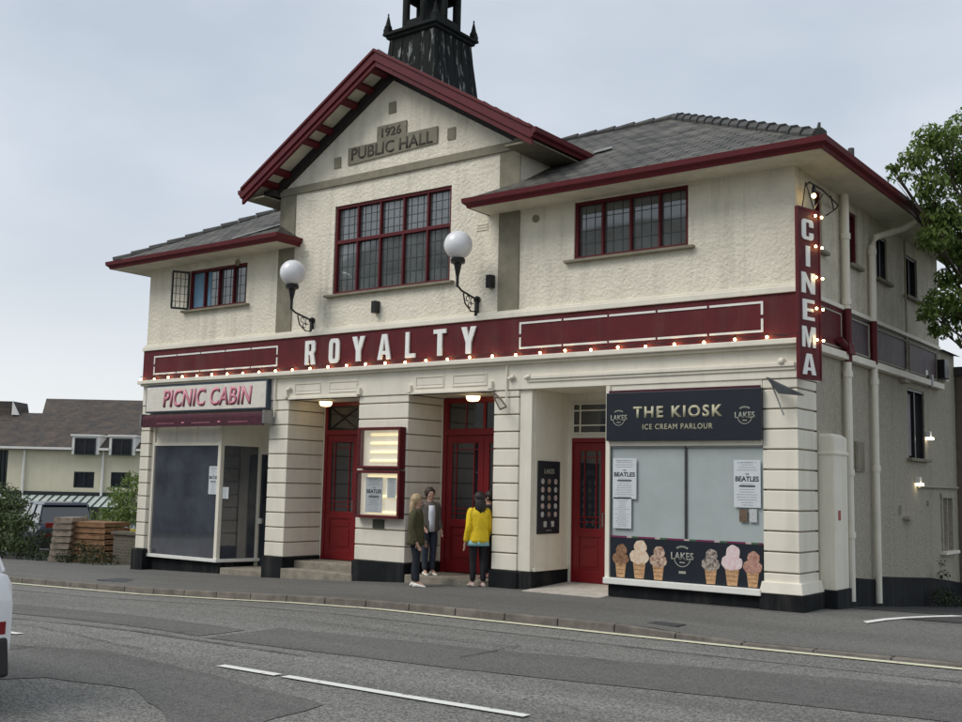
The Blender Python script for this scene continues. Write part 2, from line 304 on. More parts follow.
def glyph(name, ch, mm, parent, loc, w, h, face='-y', extrude=.03, k=1.0):
    """heavy condensed capital drawn from outlines and holes"""
    def rr_(x0, x1, y0, y1, r, corners=(1, 1, 1, 1)):      # rounded rect, corners bl br tr tl
        P_ = []
        for (cx, cy, a0, on, sx_, sy_) in ((x0, y0, 180, corners[0], 1, 1), (x1, y0, 270, corners[1], -1, 1), (x1, y1, 0, corners[2], -1, -1), (x0, y1, 90, corners[3], 1, -1)):
            if not on: P_.append((cx, cy)); continue
            for q in range(6):
                a = R(a0+q*18); P_.append((cx+sx_*r+r*math.cos(a), cy+sy_*r*1.0+r*math.sin(a)))
        return P_
    t = .36*k; b = .16*k
    G = {'L': [[(0, 0), (1, 0), (1, b), (t, b), (t, 1), (0, 1)]],
         'T': [[(.5-t/2, 0), (.5+t/2, 0), (.5+t/2, 1-b), (1, 1-b), (1, 1), (0, 1), (0, 1-b), (.5-t/2, 1-b)]],
         'I': [[(0, 0), (1, 0), (1, 1), (0, 1)]],
         'E': [[(0, 0), (1, 0), (1, b), (t, b), (t, .5-b*.45), (.9, .5-b*.45), (.9, .5+b*.45), (t, .5+b*.45), (t, 1-b), (1, 1-b), (1, 1), (0, 1)]],
         'Y': [[(.5-t/2, 0), (.5+t/2, 0), (.5+t/2, .42), (1, 1), (1-t, 1), (.5, .62), (t, 1), (0, 1), (.5-t/2, .42)]],
         'A': [[(0, 0), (t*.86, 0), (t, .2), (1-t, .2), (1-t*.86, 0), (1, 0), (.5+t*.52, 1), (.5-t*.52, 1)], [(t*.86+.07, .34), (.5, .84), (1-t*.86-.07, .34)]],
         'N': [[(0, 0), (t*.85, 0), (t*.85, .60), (1-t*.85, 0), (1, 0), (1, 1), (1-t*.85, 1), (1-t*.85, .42), (t*.85, 1), (0, 1)]],
         'M': [[(0, 0), (t*.62, 0), (t*.62, .70), (.5-.07, 0), (.5+.07, 0), (1-t*.62, .70), (1-t*.62, 0), (1, 0), (1, 1), (1-t*.85, 1), (.5, .42), (t*.85, 1), (0, 1)]],
         'C': [rr_(0, 1, 0, 1, .26)],
         'O': [rr_(0, 1, 0, 1, .26), rr_(t, 1-t, b, 1-b, .10)],
         'R': [[(0, 0), (t, 0), (t, .40), (.52, .40), (1-t*1.02, 0), (1.04, 0), (.86, .46)]+[(.93, .5), (1, .58), (1, .86), (.96, .94), (.86, 1), (0, 1)], [(t, .56), (t, 1-b*.9), (1-t*1.1, 1-b*.9), (1-t, .80), (1-t, .64), (1-t*1.1, .56)]]}[ch]
    if ch == 'C':
        G = [[(1, .36), (1, .14)]+[(.93, .04), (.80, 0), (.2, 0), (.07, .04), (0, .14), (0, .86), (.07, .96), (.2, 1), (.8, 1), (.93, .96), (1, .86), (1, .64), (1-t, .64), (1-t, 1-b-.03), (1-t-.05, 1-b), (t+.05, 1-b), (t, 1-b-.03), (t, b+.03), (t+.05, b), (1-t-.05, b), (1-t, b+.03), (1-t, .36)]]
    cu = bpy.data.curves.new('g', 'CURVE'); cu.dimensions = '2D'; cu.fill_mode = 'BOTH'
    for P_ in G:
        sp = cu.splines.new('POLY'); sp.points.add(len(P_)-1); sp.use_cyclic_u = True
        for i, (x, y) in enumerate(P_): sp.points[i].co = ((x-.5)*w, (y-.5)*h, 0, 1)
    t_ = bpy.data.objects.new('g', cu); COL.objects.link(t_); bpy.context.view_layer.update()
    me = bpy.data.meshes.new_from_object(t_.evaluated_get(bpy.context.evaluated_depsgraph_get())); bpy.data.objects.remove(t_)
    bm = bmesh.new(); bm.from_mesh(me); bmesh.ops.remove_doubles(bm, verts=bm.verts, dist=1e-5)
    r = bmesh.ops.extrude_face_region(bm, geom=list(bm.faces)); bmesh.ops.translate(bm, verts=[e for e in r['geom'] if isinstance(e, bmesh.types.BMVert)], vec=(0, 0, extrude)); bmesh.ops.recalc_face_normals(bm, faces=bm.faces)
    bm.to_mesh(me); bm.free(); rot = {'-y': Matrix.Rotation(R(90), 4, 'X'), '+x': Matrix.Rotation(R(90), 4, 'Z') @ Matrix.Rotation(R(90), 4, 'X'), '-x': Matrix.Rotation(R(-90), 4, 'Z') @ Matrix.Rotation(R(90), 4, 'X')}[face]
    me.transform(Matrix.Translation(loc) @ rot); me.materials.clear(); me.materials.append(mm); me.name = name
    o = bpy.data.objects.new(name, me); COL.objects.link(o); put(o, parent); return o
def wall(mb, axis, u0, u1, z0, z1, pos, depth, holes):
    """wall face in plane axis=pos between u0..u1; holes (a,b,c,d); reveals go depth inward"""
    us = sorted({u0, u1, *[h[0] for h in holes], *[h[1] for h in holes]}); zs = sorted({z0, z1, *[h[2] for h in holes], *[h[3] for h in holes]})
    P = (lambda u, z, d: (u, pos+d, z)) if axis == 'y' else (lambda u, z, d: (pos-d, u, z))
    for i in range(len(us)-1):
        for j in range(len(zs)-1):
            cu, cz = (us[i]+us[i+1])/2, (zs[j]+zs[j+1])/2
            if any(h[0] < cu < h[1] and h[2] < cz < h[3] for h in holes): continue
            q = [P(us[i], zs[j], 0), P(us[i+1], zs[j], 0), P(us[i+1], zs[j+1], 0), P(us[i], zs[j+1], 0)]; mb.face(q)
    for a, b, c, d in holes:
        for (p, q) in (((a, c), (b, c)), ((b, c), (b, d)), ((b, d), (a, d)), ((a, d), (a, c))):
            mb.face([P(*p, 0), P(*q, 0), P(*q, depth), P(*p, depth)])

# ================================================================ ground heights
ZK = [(-400, -8), (-60, -1.5), (-30, -.46), (-16, -.15), (-11.5, -.04), (-9, .06), (-7.5, .13), (-5.5, .19), (-3, .21), (0, .23), (8, .33), (40, .9), (400, 6)]
def zf(x):
    for (a, p), (b, q) in zip(ZK, ZK[1:]):
        if x <= b: return p+(q-p)*max(0, (x-a))/(b-a)
    return ZK[-1][1]
KY = -2.8
def road_z(x, y):
    d = KY-y; return zf(x)-.156+(.02*min(d, 4.5) if d < 4.5 else .09-.004*min(d-4.5, 8))
def drop(x): t = min(1, max(0, (x+1.2)/1.2)); return t*.075
def pave_z(x, y):
    t = min(1, max(0, y/KY)); return zf(x)-t*(.056+drop(x))
def lot_z(x, y):
    k = .075 if x > -6 else (.028 if x < -16 else .028+(x+16)/10*.047)
    return max(zf(x)-k*max(0, y-1), -2.3 if x < -6 else -2.6)
def zat(x, y): return road_z(x, y) if y < KY else (pave_z(x, y) if y < 0 else lot_z(x, y))
def grid(name, xs, ys, fn, mm, kind='structure'):
    v = [(x, y, fn(x, y)) for y in ys for x in xs]; n = len(xs)
    f = [(j*n+i, j*n+i+1, (j+1)*n+i+1, (j+1)*n+i) for j in range(len(ys)-1) for i in range(n-1)]
    me = bpy.data.meshes.new(name); me.from_pydata(v, [], f); me.materials.append(mm)
    me.polygons.foreach_set('use_smooth', [True]*len(f))
    o = bpy.data.objects.new(name, me); COL.objects.link(o); o['kind'] = kind; return o
def rng(a, b, s): n = max(1, round((b-a)/s)); return [a+(b-a)*i/n for i in range(n+1)]
XN = [-900, -500, -300, -200, -120, -80, -60] + rng(-40, 20, .5) + [30, 45, 70, 120, 250, 500, 900]
def terr(x, y):
    if y < KY-12: return road_z(x, KY-12)-.02
    if y < KY+.2: return road_z(x, y)-.05
    if y < .3: return pave_z(x, y)-.2+.18*max(0, y)/.3
    return lot_z(x, y)-.02
grid('ground', XN, [-900, -400, -150, -60, -30, -20]+rng(-16, -3, .5)+[-2.85, -2.55]+rng(-2.4, 0, .4)+[.3, 1]+rng(1.5, 14, 1)+[18, 25, 35, 50, 70, 100, 200, 400, 900], terr, M['grass'])
RX = [-300, -150, -80, -60]+rng(-40, 20, .5)+[40, 90, 200, 300]
grid('road', RX, rng(KY-12.5, KY+.02, .5), road_z, M['asphalt'])
PX = [-300, -150, -80, -60]+rng(-40, 20, .5)+[40, 90, 200, 300]
grid('pavement', PX, [KY+.14, -2.2, -1.6, -1.0, -.5, 0, .6, 1.45], lambda x, y: pave_z(x, min(y, 0)) if y < 1 else lot_z(x, y), M['pavement'])
grid('side_lane', rng(.0, 12, .5)+[20, 40], [1.4]+rng(2, 26, 1)+[60], lambda x, y: lot_z(x, y)+.006, M['lane'])
grid('car_park', [-80, -60]+rng(-40, -16.5, .5), [1.6]+rng(2, 30, 2), lambda x, y: lot_z(x, y)+.006, M['lane'])
def drape(name, poly, mm, dz=.006, fn=zat, kind='structure'):
    bm = bmesh.new(); vs = [bm.verts.new((x, y, 0)) for x, y in poly]; bm.faces.new(vs); bmesh.ops.triangulate(bm, faces=bm.faces)
    x0, x1 = min(p[0] for p in poly), max(p[0] for p in poly); y0, y1 = min(p[1] for p in poly), max(p[1] for p in poly)
    x = math.floor(x0*2)/2
    while x < x1:
        bmesh.ops.bisect_plane(bm, geom=bm.verts[:]+bm.edges[:]+bm.faces[:], plane_co=(x, 0, 0), plane_no=(1, 0, 0)); x += .5
    for k in range(26):
        y = KY-12.5+k*(12.52/25)
        if y0 < y < y1: bmesh.ops.bisect_plane(bm, geom=bm.verts[:]+bm.edges[:]+bm.faces[:], plane_co=(0, y, 0), plane_no=(0, 1, 0))
    for v in bm.verts: v.co.z = fn(v.co.x, v.co.y)+dz
    bmesh.ops.recalc_face_normals(bm, faces=bm.faces)
    for f in bm.faces:
        if f.normal.z < 0: f.normal_flip()
    me = bpy.data.meshes.new(name); bm.to_mesh(me); bm.free(); me.materials.append(mm)
    o = bpy.data.objects.new(name, me); COL.objects.link(o); o['kind'] = kind; return o
def jag(pts, amp=.05, step=.3):
    out = []
    for (a, b), (c, d) in zip(pts, pts[1:]+pts[:1]):
        n = max(1, int(math.hypot(c-a, d-b)/step))
        for i in range(n): out.append((a+(c-a)*i/n+random.uniform(-amp, amp), b+(d-b)*i/n+random.uniform(-amp, amp)*.6))
    return out
drape('road_patch', jag([(-4.6, -5.9), (-1.6, -5.55), (3.3, -4.4), (5, -4.3), (5.2, -6.2), (1.5, -6.6), (-1.2, -7.0), (-4.4, -7.25)], .03), M['asphalt_patch'])
drape('road_patch', jag([(-18, -5.2), (-9, -6.0), (-4.7, -6.4), (-4.6, -7.2), (-8.3, -7.0), (-18, -6.4)], .03), M['asphalt_patch'])
drape('road_patch', jag([(-9.5, -8.8), (-5.5, -9.0), (-4.4, -8.55), (-2.6, -8.75), (-.6, -9.1), (-.4, -10.6), (-2.3, -9.7), (-3.4, -9.9), (-4.6, -11.4), (-9, -11.5)], .04), M['asphalt_patch'])
def strip(x0, x1, y, wd): return [(x0, y-wd/2), (x1, y-wd/2), (x1, y+wd/2), (x0, y+wd/2)]
drape('edge_line', strip(-60, 20, KY-.24, .15), M['edge'], .012)
drape('road_surface_joint', jag(strip(-30, 12, -4.05, .03), .01, .5), M['lane'], .009)
drape('road_surface_joint', jag(strip(-20, -2.5, -7.45, .025), .02, .5), M['lane'], .0125)
for a, b in ((-2.72, -1.9), (-1.8, .95), (-7.4, -6.35), (-11.8, -9.2), (3, 5.8), (-17, -14), (8, 11)):
    drape('centre_line', strip(a, b, -8.42, .11), M['line'], .013)
arc = []
inn = []
for i in range(13):
    t = i/12; x = 1.05+1.6*t+2.2*t*t; y = -.45+3.6*math.sin(t*1.25)
    arc.append((x, y)); inn.append((x+.09, y-.13))
drape('bay_line', arc+inn[::-1], M['line'], .014)
drape('lane_patch', jag([(1.35, .1), (2.2, 1.2), (4.2, 1.9), (6.5, 1.8), (6.2, .1)], .03), M['lane'], .008)
for sd_, x0_, y0_, n_, dx_, dy_ in ((1, -9, -4.7, 46, .2, -.012), (3, -5, -6.9, 12, -.03, -.22), (4, 0, -3.7, 40, .2, -.015), (5, -13, -7.25, 44, .2, -.02), (6, -1.5, -5.0, 8, .03, -.2)):
    r5 = random.Random(sd_); px_, py_ = x0_, y0_; v_ = []; f_ = []
    for i_ in range(n_):
        wd_ = r5.uniform(.003, .009)
        for sg in (-1, 1):
            ox, oy = (0, sg*wd_) if abs(dy_) < .1 else (sg*wd_, 0); v_.append((px_+ox, py_+oy, road_z(px_+ox, py_+oy)+.016))
        if i_: f_.append((2*i_-2, 2*i_, 2*i_+1, 2*i_-1))
        px_ += dx_+r5.uniform(-.04, .04); py_ += dy_+r5.uniform(-.05, .05)
    me = bpy.data.meshes.new('road_crack'); me.from_pydata(v_, [], f_); me.materials.append(M['plinth']); o = bpy.data.objects.new('road_crack', me); COL.objects.link(o); o['kind'] = 'structure'
# kerb stones: one long kerb made of separate stones with joints
kb = MB(); x = -60.0
while x < 20:
    ln = .9; z0 = road_z(x+.45, KY)-.05; za = pave_z(x, KY); zb = pave_z(x+ln, KY); jx = .008
    i = len(kb.v); y0, y1 = KY, KY+.15; off = random.uniform(-.004, .004)
    kb.v += [(x+jx, y0+off, z0), (x+ln-jx, y0+off, z0), (x+ln-jx, y1, z0), (x+jx, y1, z0), (x+jx, y0+off+.012, za+.004), (x+ln-jx, y0+off+.012, zb+.004), (x+ln-jx, y1, zb+.004), (x+jx, y1, za+.004)]
    for f in ((3, 2, 1, 0), (4, 5, 6, 7), (0, 1, 5, 4), (1, 2, 6, 5), (2, 3, 7, 6), (3, 0, 4, 7)): kb.f.append(tuple(i+k for k in f)); kb.mi.append(0)
    x += ln
o = kb.obj('kerb', M['kerb'], bevel=.012); o['kind'] = 'structure'
# manhole / stop tap covers in the pavement
for (x, y, a, b) in ((-1.0, -2.25, .22, .13), (-13.5, -2.0, .45, .3)):
    c = MB().box(x-a, x+a, y-b, y+b, pave_z(x, y)-.03, pave_z(x, y)+.007).obj('drain_cover', mat('drain_iron', (.045, .045, .045), .6, var=.3, vscale=30, bump=.004, bscale=60), bevel=.003)
    tagobj(c, 'small iron cover in the pavement near the corner shop pillar' if a < .3 else 'dark rectangular service cover in the pavement beside the left end of the cinema', 'drain cover')

# ================================================================ CINEMA BUILDING
B = empty('cinema_building', (-8, 0, 0), 'cream roughcast cinema with gabled centre, slate wings and a long maroon name band', 'building')
XL, XR = -15.9, 0.0
GL, GR, GC = -11.42, -5.11, -8.27
ZE = 6.92                                    # soffit level
def P(name, mb, mm=None, parent=B, **k): return mb.obj(name, mm, parent, **k)
# openings upstairs: (x0,x1,z0,z1)
W1 = (-14.42, -12.43, 5.83, 6.76); W2 = (-9.78, -6.70, 5.78, 7.64); W3 = (-3.95, -1.78, 5.88, 6.93-.03)
mb = MB(); wall(mb, 'y', XL, GL, 4.2, ZE+.2, 0, .16, [W1]); wall(mb, 'y', GR, XR, 4.2, ZE+.2, 0, .16, [W3])
wall(mb, 'y', GL, GR, 4.2, 8.07, 0, .16, [W2])
mb.face([(GL, 0, 8.07), (GR, 0, 8.07), (GR, 0, 8.34), (GC, 0, 10.22), (GL, 0, 8.34)])
mb.face([(GR, 0, 6.9), (GR, 8.2, 6.9), (GR, 8.2, 8.5), (GR, 0, 8.5)]); mb.face([(GL, 0, 6.9), (GL, 8.2, 6.9), (GL, 8.2, 8.5), (GL, 0, 8.5)])
P('upper_wall', mb, M['roughcast'], fix=False)
# left and back walls
mb = MB(); mb.face([(XL, 0, -.6), (XL, 0, 7.1), (XL, 8.15, 7.1), (XL, 8.15, -.6)]); mb.face([(XL, 8.15, -1.2), (XR, 8.15, -1.2), (XR, 8.15, 7.1), (XL, 8.15, 7.1)])
P('rear_wall', mb, M['roughcast'])
# ---- side wall (x = 0)
SW = [(.84, 1.16, 5.80, 6.76), (2.5, 2.9, 5.84, 6.76), (3.98, 4.62, 5.84, 6.66), (5.75, 6.6, 5.80, 6.62)]
LW = (5.72, 6.88, 2.66, 4.0)
mb = MB(); wall(mb, 'x', 0, 8.15, 4.15, 7.1, 0, .14, SW); P('side_wall_upper', mb, M['roughcast_shade_dirt'], fix=False)
mb = MB(); wall(mb, 'x', .79, 9.35, -.9, 4.15, 0, .14, [LW, (7.95, 8.85, .82, 1.95)])
mb.face([(0, 8.15, 4.15), (0, 9.35, 4.15), (0, 9.35, 5.0), (0, 8.15, 5.0)])
mb.face([(0, 9.35, -.9), (-6, 9.35, -.9), (-6, 9.35, 5.0), (0, 9.35, 5.0)])
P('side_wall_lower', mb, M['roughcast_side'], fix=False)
# olive strips, string course, plaques
mb = MB()
for a, b in ((-11.42, -10.95), (-5.56, -5.10)): mb.box(a, b, -.025, .0, 4.96, 8.07)
mb.box(-11.44, -5.08, -.05, .0, 8.07, 8.23)
P('stone_strip', mb, M['olive'], bevel=.006)
for (x, z) in ((-8.27, 9.47), (-9.75, 8.57), (-6.73, 8.65)): P('square_block', MB().box(x-.095, x+.095, -.02, 0, z-.115, z+.115), M['olive'])
# plaque
mb = MB().prism([(-9.44, 8.46), (-7.07, 8.53), (-7.07, 8.86), (-7.87, 8.86), (-7.87, 9.13), (-8.65, 9.13), (-8.65, 8.82), (-9.44, 8.82)], 'y', -.03, 0)
pl = P('date_plaque', mb, M['plaque'])
text('carved_letters', 'PUBLIC HALL', M['carved'], pl, (-8.26, -.032, 8.67), 2.16, .25, extrude=.006, bold=.012)
text('carved_letters', '1926', M['carved'], pl, (-8.26, -.032, 8.98), .52, .19, extrude=.006, bold=.02)
# vents and small boxes on facade
for (x, z) in ((-10.65, 6.75), (-5.95, 6.72)):
    mb = MB()
    for k in range(3): mb.box(x-.13, x+.13, -.015, 0, z-.06+k*.05, z-.035+k*.05)
    P('air_vent', mb, M['smooth'])
for (x, z, s) in ((-12.75, 6.78, .07), (-4.75, 6.72, .07)): P('air_vent', MB().lathe((x, -.03, z), [(s, 0), (s, .03)], 12, 'y'), M['olive'])
# ---- band
mb = MB().box(XL-.02, XR+.05, -.055, 0, 4.25, 4.96); P('name_band', mb, M['maroon'], bevel=.004)
mb = MB().box(XL-.04, XR+.08, -.09, 0, 4.96, 5.05).box(XL-.03, XR+.06, -.05, 0, 5.05, 5.10); P('band_moulding', mb, M['smooth'], bevel=.008)
mb = MB()
def frame_lines(x0, x1, z0, z1, n):
    t = .035; y0, y1 = -.068, -.055; L_ = (x1-x0)/n
    for k in range(n):
        a = x0+k*L_+(.02 if k else 0); b = x0+(k+1)*L_-(.02 if k < n-1 else 0)
        mb.box(a, b, y0, y1, z1-t, z1); mb.box(a, b, y0, y1, z0, z0+t)
    for x in (x0, x1-t):
        mb.box(x, x+t, y0, y1, z0+t, (z0+z1)/2-.03); mb.box(x, x+t, y0, y1, (z0+z1)/2+.03, z1-t)
frame_lines(-15.5, -11.27, 4.38, 4.82, 5); frame_lines(-5.03, -.5, 4.38, 4.86, 5)
P('band_lining', mb, M['white'])
# cornice and frieze
mb = MB().box(XL-.06, XR+.14, -.17, 0, 4.165, 4.25).box(XL-.03, XR+.09, -.10, 0, 4.12, 4.165); P('cornice', mb, M['smooth'], bevel=.012)
mb = MB().box(XL-.01, XR+.03, -.02, .25, 3.67, 4.12).box(-.4, XR+.03, .251, .84, 3.67, 4.12)
mb.box(-4.85, -.02, -.07, -.02, 3.84, 3.90).box(-4.85, -.02, -.045, -.02, 3.79, 3.84); P('frieze', mb, M['smooth'], bevel=.006)
mb = MB()
for a, b in ((-10.75, -9.98), (-9.75, -8.95), (-7.45, -6.75), (-6.55, -5.75)):
    for z in (3.77, 3.97): mb.box(a, b, -.035, -.02, z, z+.025)
    for x in (a, b-.025): mb.box(x, x+.025, -.034, -.02, 3.795, 3.97)
    mb.box(a+.04, b-.04, -.028, -.02, 3.83, 3.94)
for x in (-11.0, -8.92, -7.6, -5.68): mb.box(x-.02, x+.07, -.08, -.02, 3.7, 3.84); 
for x in (-10.95, -5.25, -4.9): mb.tube([(x, -.06, 3.86), (x+.12, -.06, 3.9)], .035, 8)
for x in (-11.32, -5.3): mb.tube([(x, -.05, 3.3), (x, -.05, 4.12)], .018, 6)
mb.box(-10.9, -8.92, -.06, -.02, 3.66, 3.70); mb.box(-7.63, -5.6, -.06, -.02, 3.66, 3.70)
P('frieze_panel', mb, M['smooth'], bevel=.003)
P('vent_ball', MB().sphere((-.22, -.05, 3.92), .06, 10, 8), M['smooth'], smooth=True)

# ---- rusticated pillars
def pillar(x0, x1, y1, base=.47, pl=(.05, .05), foot=False):
    mb = MB(); z = base; h = .3045
    mb.mat(M['smooth'])
    while z < 3.6:
        zt = min(z+h, 3.67); mb.box(x0, x1, 0, y1, z+.011, zt-.011); z += h
    mb.mat(M['groove']); mb.box(x0+.035, x1-.035, .035, y1+.002, base-.05, 3.67)
    if foot: mb.mat(M['smooth']); mb.box(x0-.05, x1+.07, -.07, y1+.05, base, base+.17, .03, .03)
    o = P('pillar', mb, bevel=.012)
    gz = min(zf(x0), zf(x1))-.35
    P('plinth', MB().box(x0-pl[0], x1+pl[1], -pl[0]-.01, y1+.02, gz, base-.003), M['plinth'], bevel=.012)
pillar(-15.93, -15.60, .85, .33)
pillar(-11.50, -10.93, 1.04, .40, (.03, .03))
pillar(-8.92, -7.63, 1.04, .47, (.03, .03))
pillar(-5.60, -5.06, 1.04, .49, (.03, .03))
pillar(-.55, .0, .80, .47, (.05, .09), True)
# plain pilaster and wall of the kiosk recess
mb = MB().box(-5.06, -4.80, .035, 1.30, .5, 3.67).box(-4.80, -4.78, .12, 1.25, .5, 3.67); mb.box(-4.81, -4.74, .1, 1.2, .5, .56)
P('recess_wall', mb, M['smooth'], bevel=.008)
P('plinth', MB().box(-5.06, -4.765, .02, 1.3, -.1, .5), M['plinth'], bevel=.01)
P('recess_wall', MB().box(-10.93, -10.88, 1.04, 1.5, 0, 3.67).box(-7.65, -7.60, 1.04, 1.5, 0, 3.67), M['smooth'])
# soffits of the recesses + kiosk header
P('recess_soffit', MB().box(-10.93, -8.92, 0.02, 1.5, 3.67, 3.75).box(-7.63, -5.6, .02, 1.5, 3.67, 3.75).box(-5.06, -3.2, .25, 1.6, 3.67, 3.74).box(-15.6, -11.5, .02, 1.4, 3.44, 3.75), M['smooth'])
# recess back walls above doors
mb = MB().box(-4.78, -3.15, 1.22, 1.3, 2.86, 3.67); mb.box(-4.78, -4.70, 1.21, 1.3, .2, 2.86); mb.box(-3.93, -3.15, 1.22, 1.3, .2, 2.86); P('recess_wall', mb, M['smooth'])
# floors and steps
P('door_step', MB().box(-10.93, -8.92, -.05, .3, -.3, .185).box(-10.93, -8.92, .3, 1.3, -.3, .33), M['stone_step'], bevel=.012)
P('door_step', MB().box(-7.6, -5.63, -.02, 1.3, -.1, .275), M['stone_step'], bevel=.012)
mb = MB(); mb.loft([[(-4.76, -.25, .1), (-3.2, -.28, .1), (-3.2, 1.25, .1), (-4.76, 1.25, .1)], [(-4.76, -.25, .205), (-3.2, -.28, .21), (-3.2, 1.25, .27), (-4.76, 1.25, .27)]])
P('entrance_ramp', mb, M['threshold'])
P('door_step', MB().box(-13.0, -11.5, .1, 1.2, -.3, .06), M['stone_step'], bevel=.01)

# ---- doors
def door(x0, x1, z0, ztop, y, transom=None, leaves=2, jl=.08, jr=.08, mt='door', cross=False, dlabel=None):
    f = MB(); f.box(x0, x0+jl, y-.05, y+.05, z0, ztop); f.box(x1-jr, x1, y-.05, y+.05, z0, ztop)
    zl = transom if transom else ztop-.08
    f.box(x0+jl, x1-jr, y-.06, y+.05, zl, zl+.1 if transom else ztop)
    if transom: f.box(x0+jl, x1-jr, y-.05, y+.05, ztop-.07, ztop)
    fr = P('door_frame', f, M[mt], bevel=.006)
    if transom:
        a, b, c, d = x0+jl, x1-jr, zl+.1, ztop-.07
        tw = P('transom_window', MB().box(a, b, y-.004, y+.004, c, d), M['glass_dark'])
        g = MB(); n = 2
        for k in range(n):
            u0 = a+(b-a)*k/n; u1 = a+(b-a)*(k+1)/n
            g.box(u0, u0+.03, y-.03, y-.006, c, d); g.box(u1-.03, u1, y-.03, y-.006, c, d)
            if cross:
                g.bar((u0, y-.018, c), (u1, y-.018, d), .02); g.bar((u0, y-.02, d), (u1, y-.02, c), .02)
            else:
                g.box((u0+u1)/2-.01, (u0+u1)/2+.01, y-.025, y-.006, c, d)
            g.box(u0+.03, u1-.03, y-.028, y-.007, c, c+.03); g.box(u0+.03, u1-.03, y-.028, y-.007, d-.03, d)
        g.obj('glazing_bar', M[mt] if not cross else M['black'], tw)
    wleaf = (x1-jr-x0-jl)/leaves
    for k in range(leaves):
        a = x0+jl+k*wleaf+.004; b = a+wleaf-.008; st = .13
        c, d = z0+.015, zl-.005; gz = c+(d-c)*.385
        m_ = MB(); yy = y-.03; y2 = y+.02
        m_.box(a, a+st, yy, y2, c, d); m_.box(b-st, b, yy, y2, c, d); m_.box(a+st, b-st, yy, y2, d-.15, d); m_.box(a+st, b-st, yy, y2, c, c+.22)
        m_.box(a+st, b-st, yy, y2, gz-.15, gz); m_.box(a+st, b-st, yy+.02, y2-.01, c+.22, gz-.15)
        m_.box(a+st+.06, b-st-.06, yy+.008, yy+.02, c+.28, gz-.36); m_.box(a+st+.06, b-st-.06, yy+.008, yy+.02, gz-.31, gz-.2)
        lf = P('door', m_, M[mt], bevel=.005)
        ga, gb, gd = a+st, b-st, d-.15
        MB().box(ga, gb, y-.008, y-.002, gz, gd).obj('glass', M['glass_dark'], lf)
        g = MB()
        for xx in (ga+.1, gb-.1): g.box(xx-.011, xx+.011, y-.026, y-.01, gz, gd)
        for zz in (gz+.11, gz+.2, gd-.12): g.box(ga, gb, y-.024, y-.011, zz-.009, zz+.009)
        g.obj('glazing_bar', M[mt], lf)
        hx = (b-.06) if (leaves == 1 or k == 0) else a+.06
        MB().tube([(hx, yy-.05, c+1.0), (hx, yy-.05, c+1.25)], .012).tube([(hx, yy, c+1.02), (hx, yy-.05, c+1.02)], .01).tube([(hx, yy, c+1.23), (hx, yy-.05, c+1.23)], .01).obj('handle', M['steel'], lf)
door(-10.88, -8.93, .33, 3.66, 1.08, transom=2.97, cross=True)
door(-7.60, -5.61, .275, 3.66, 1.08, transom=2.93, jl=.1)
door(-4.70, -3.93, .26, 2.86, 1.25, leaves=1, jl=.03, jr=.03)
# kiosk transom light above the door
t = P('transom_window', MB().box(-4.66, -3.93, 1.205, 1.212, 2.95, 3.48), M['glass_dark'])
g = MB()
for x in (-4.67, -4.52, -3.95): g.box(x-.012, x+.012, 1.185, 1.204, 2.94, 3.49)
for z in (2.95, 3.09, 3.36, 3.48): g.box(-4.68, -3.93, 1.183, 1.203, z-.012, z+.012)
g.obj('glazing_bar', M['smooth'], t)

# ---- kiosk shopfront
P('stall_riser', MB().box(-3.22, -.55, .0, .12, -.1, .42), M['plinth'], bevel=.006)
P('shop_sill', MB().box(-3.27, -.57, -.09, .1, .42, .52), M['white'], bevel=.01)
mb = MB().box(-3.27, -3.19, -.03, .1, .52, 3.66).box(-3.27, -3.19, .1, 1.22, .25, 3.66); mb.box(-3.19, -.555, -.02, .06, 2.66, 2.74)
mb.box(-3.19, -.555, .0, .1, 3.53, 3.67)
P('shop_frame', mb, M['smooth'], bevel=.005)
mb = MB().box(-3.19, -.555, .03, .05, .52, 2.66)
sw = P('shop_window', mb, M['whitewash'])
MB().box(-1.845, -1.815, -.005, .03, 1.18, 2.66).obj('mullion', M['lead'], sw)
MB().box(-3.19, -.56, -.004, .03, 2.635, 2.66).box(-3.19, -3.175, -.004, .03, 1.18, 2.66).box(-3.175, -.56, .0, .029, 1.17, 1.19).obj('frame', M['steel'], sw)
# ---- picnic shopfront
P('stall_riser', MB().box(-15.6, -13.12, .16, .3, -.5, .17).box(-13.2, -13.05, .3, 1.1, -.5, .17), M['plinth'], bevel=.006)
mb = MB(); mb.box(-15.62, -13.08, .05, .3, .165, .235); mb.loft([[(-13.2, .3, .166), (-13.08, .05, .166), (-12.83, 1.1, .166), (-13.0, 1.1, .166)], [(-13.2, .3, .234), (-13.08, .05, .234), (-12.83, 1.1, .234), (-13.0, 1.1, .234)]])
P('shop_sill', mb, M['white'], bevel=.006)
mb = MB().box(-15.6, -15.5, .08, .18, .235, 3.5).box(-13.22, -13.12, .08, .18, .235, 3.5); mb.box(-15.5, -13.22, .09, .17, 2.72, 2.80).box(-15.5, -13.22, .12, .16, 2.80, 3.5)
for x in (-14.75, -14.0): mb.box(x-.01, x+.01, .105, .12, 2.8, 3.5)
mb.bar((-13.14, .18, 2.76), (-12.95, 1.05, 2.76), .06, .08); mb.bar((-13.13, .18, 3.15), (-12.94, 1.05, 3.15), .04, .7)
mb.box(-12.98, -12.90, 1.03, 1.12, .06, 3.5); mb.box(-12.90, -11.5, 1.05, 1.12, 2.55, 3.5); mb.box(-12.2, -11.5, 1.06, 1.12, .06, 2.55)
P('shop_frame', mb, M['smooth'], bevel=.005)
P('shop_window', MB().box(-15.5, -13.22, .125, .135, .235, 2.72), M['glass_shop'])
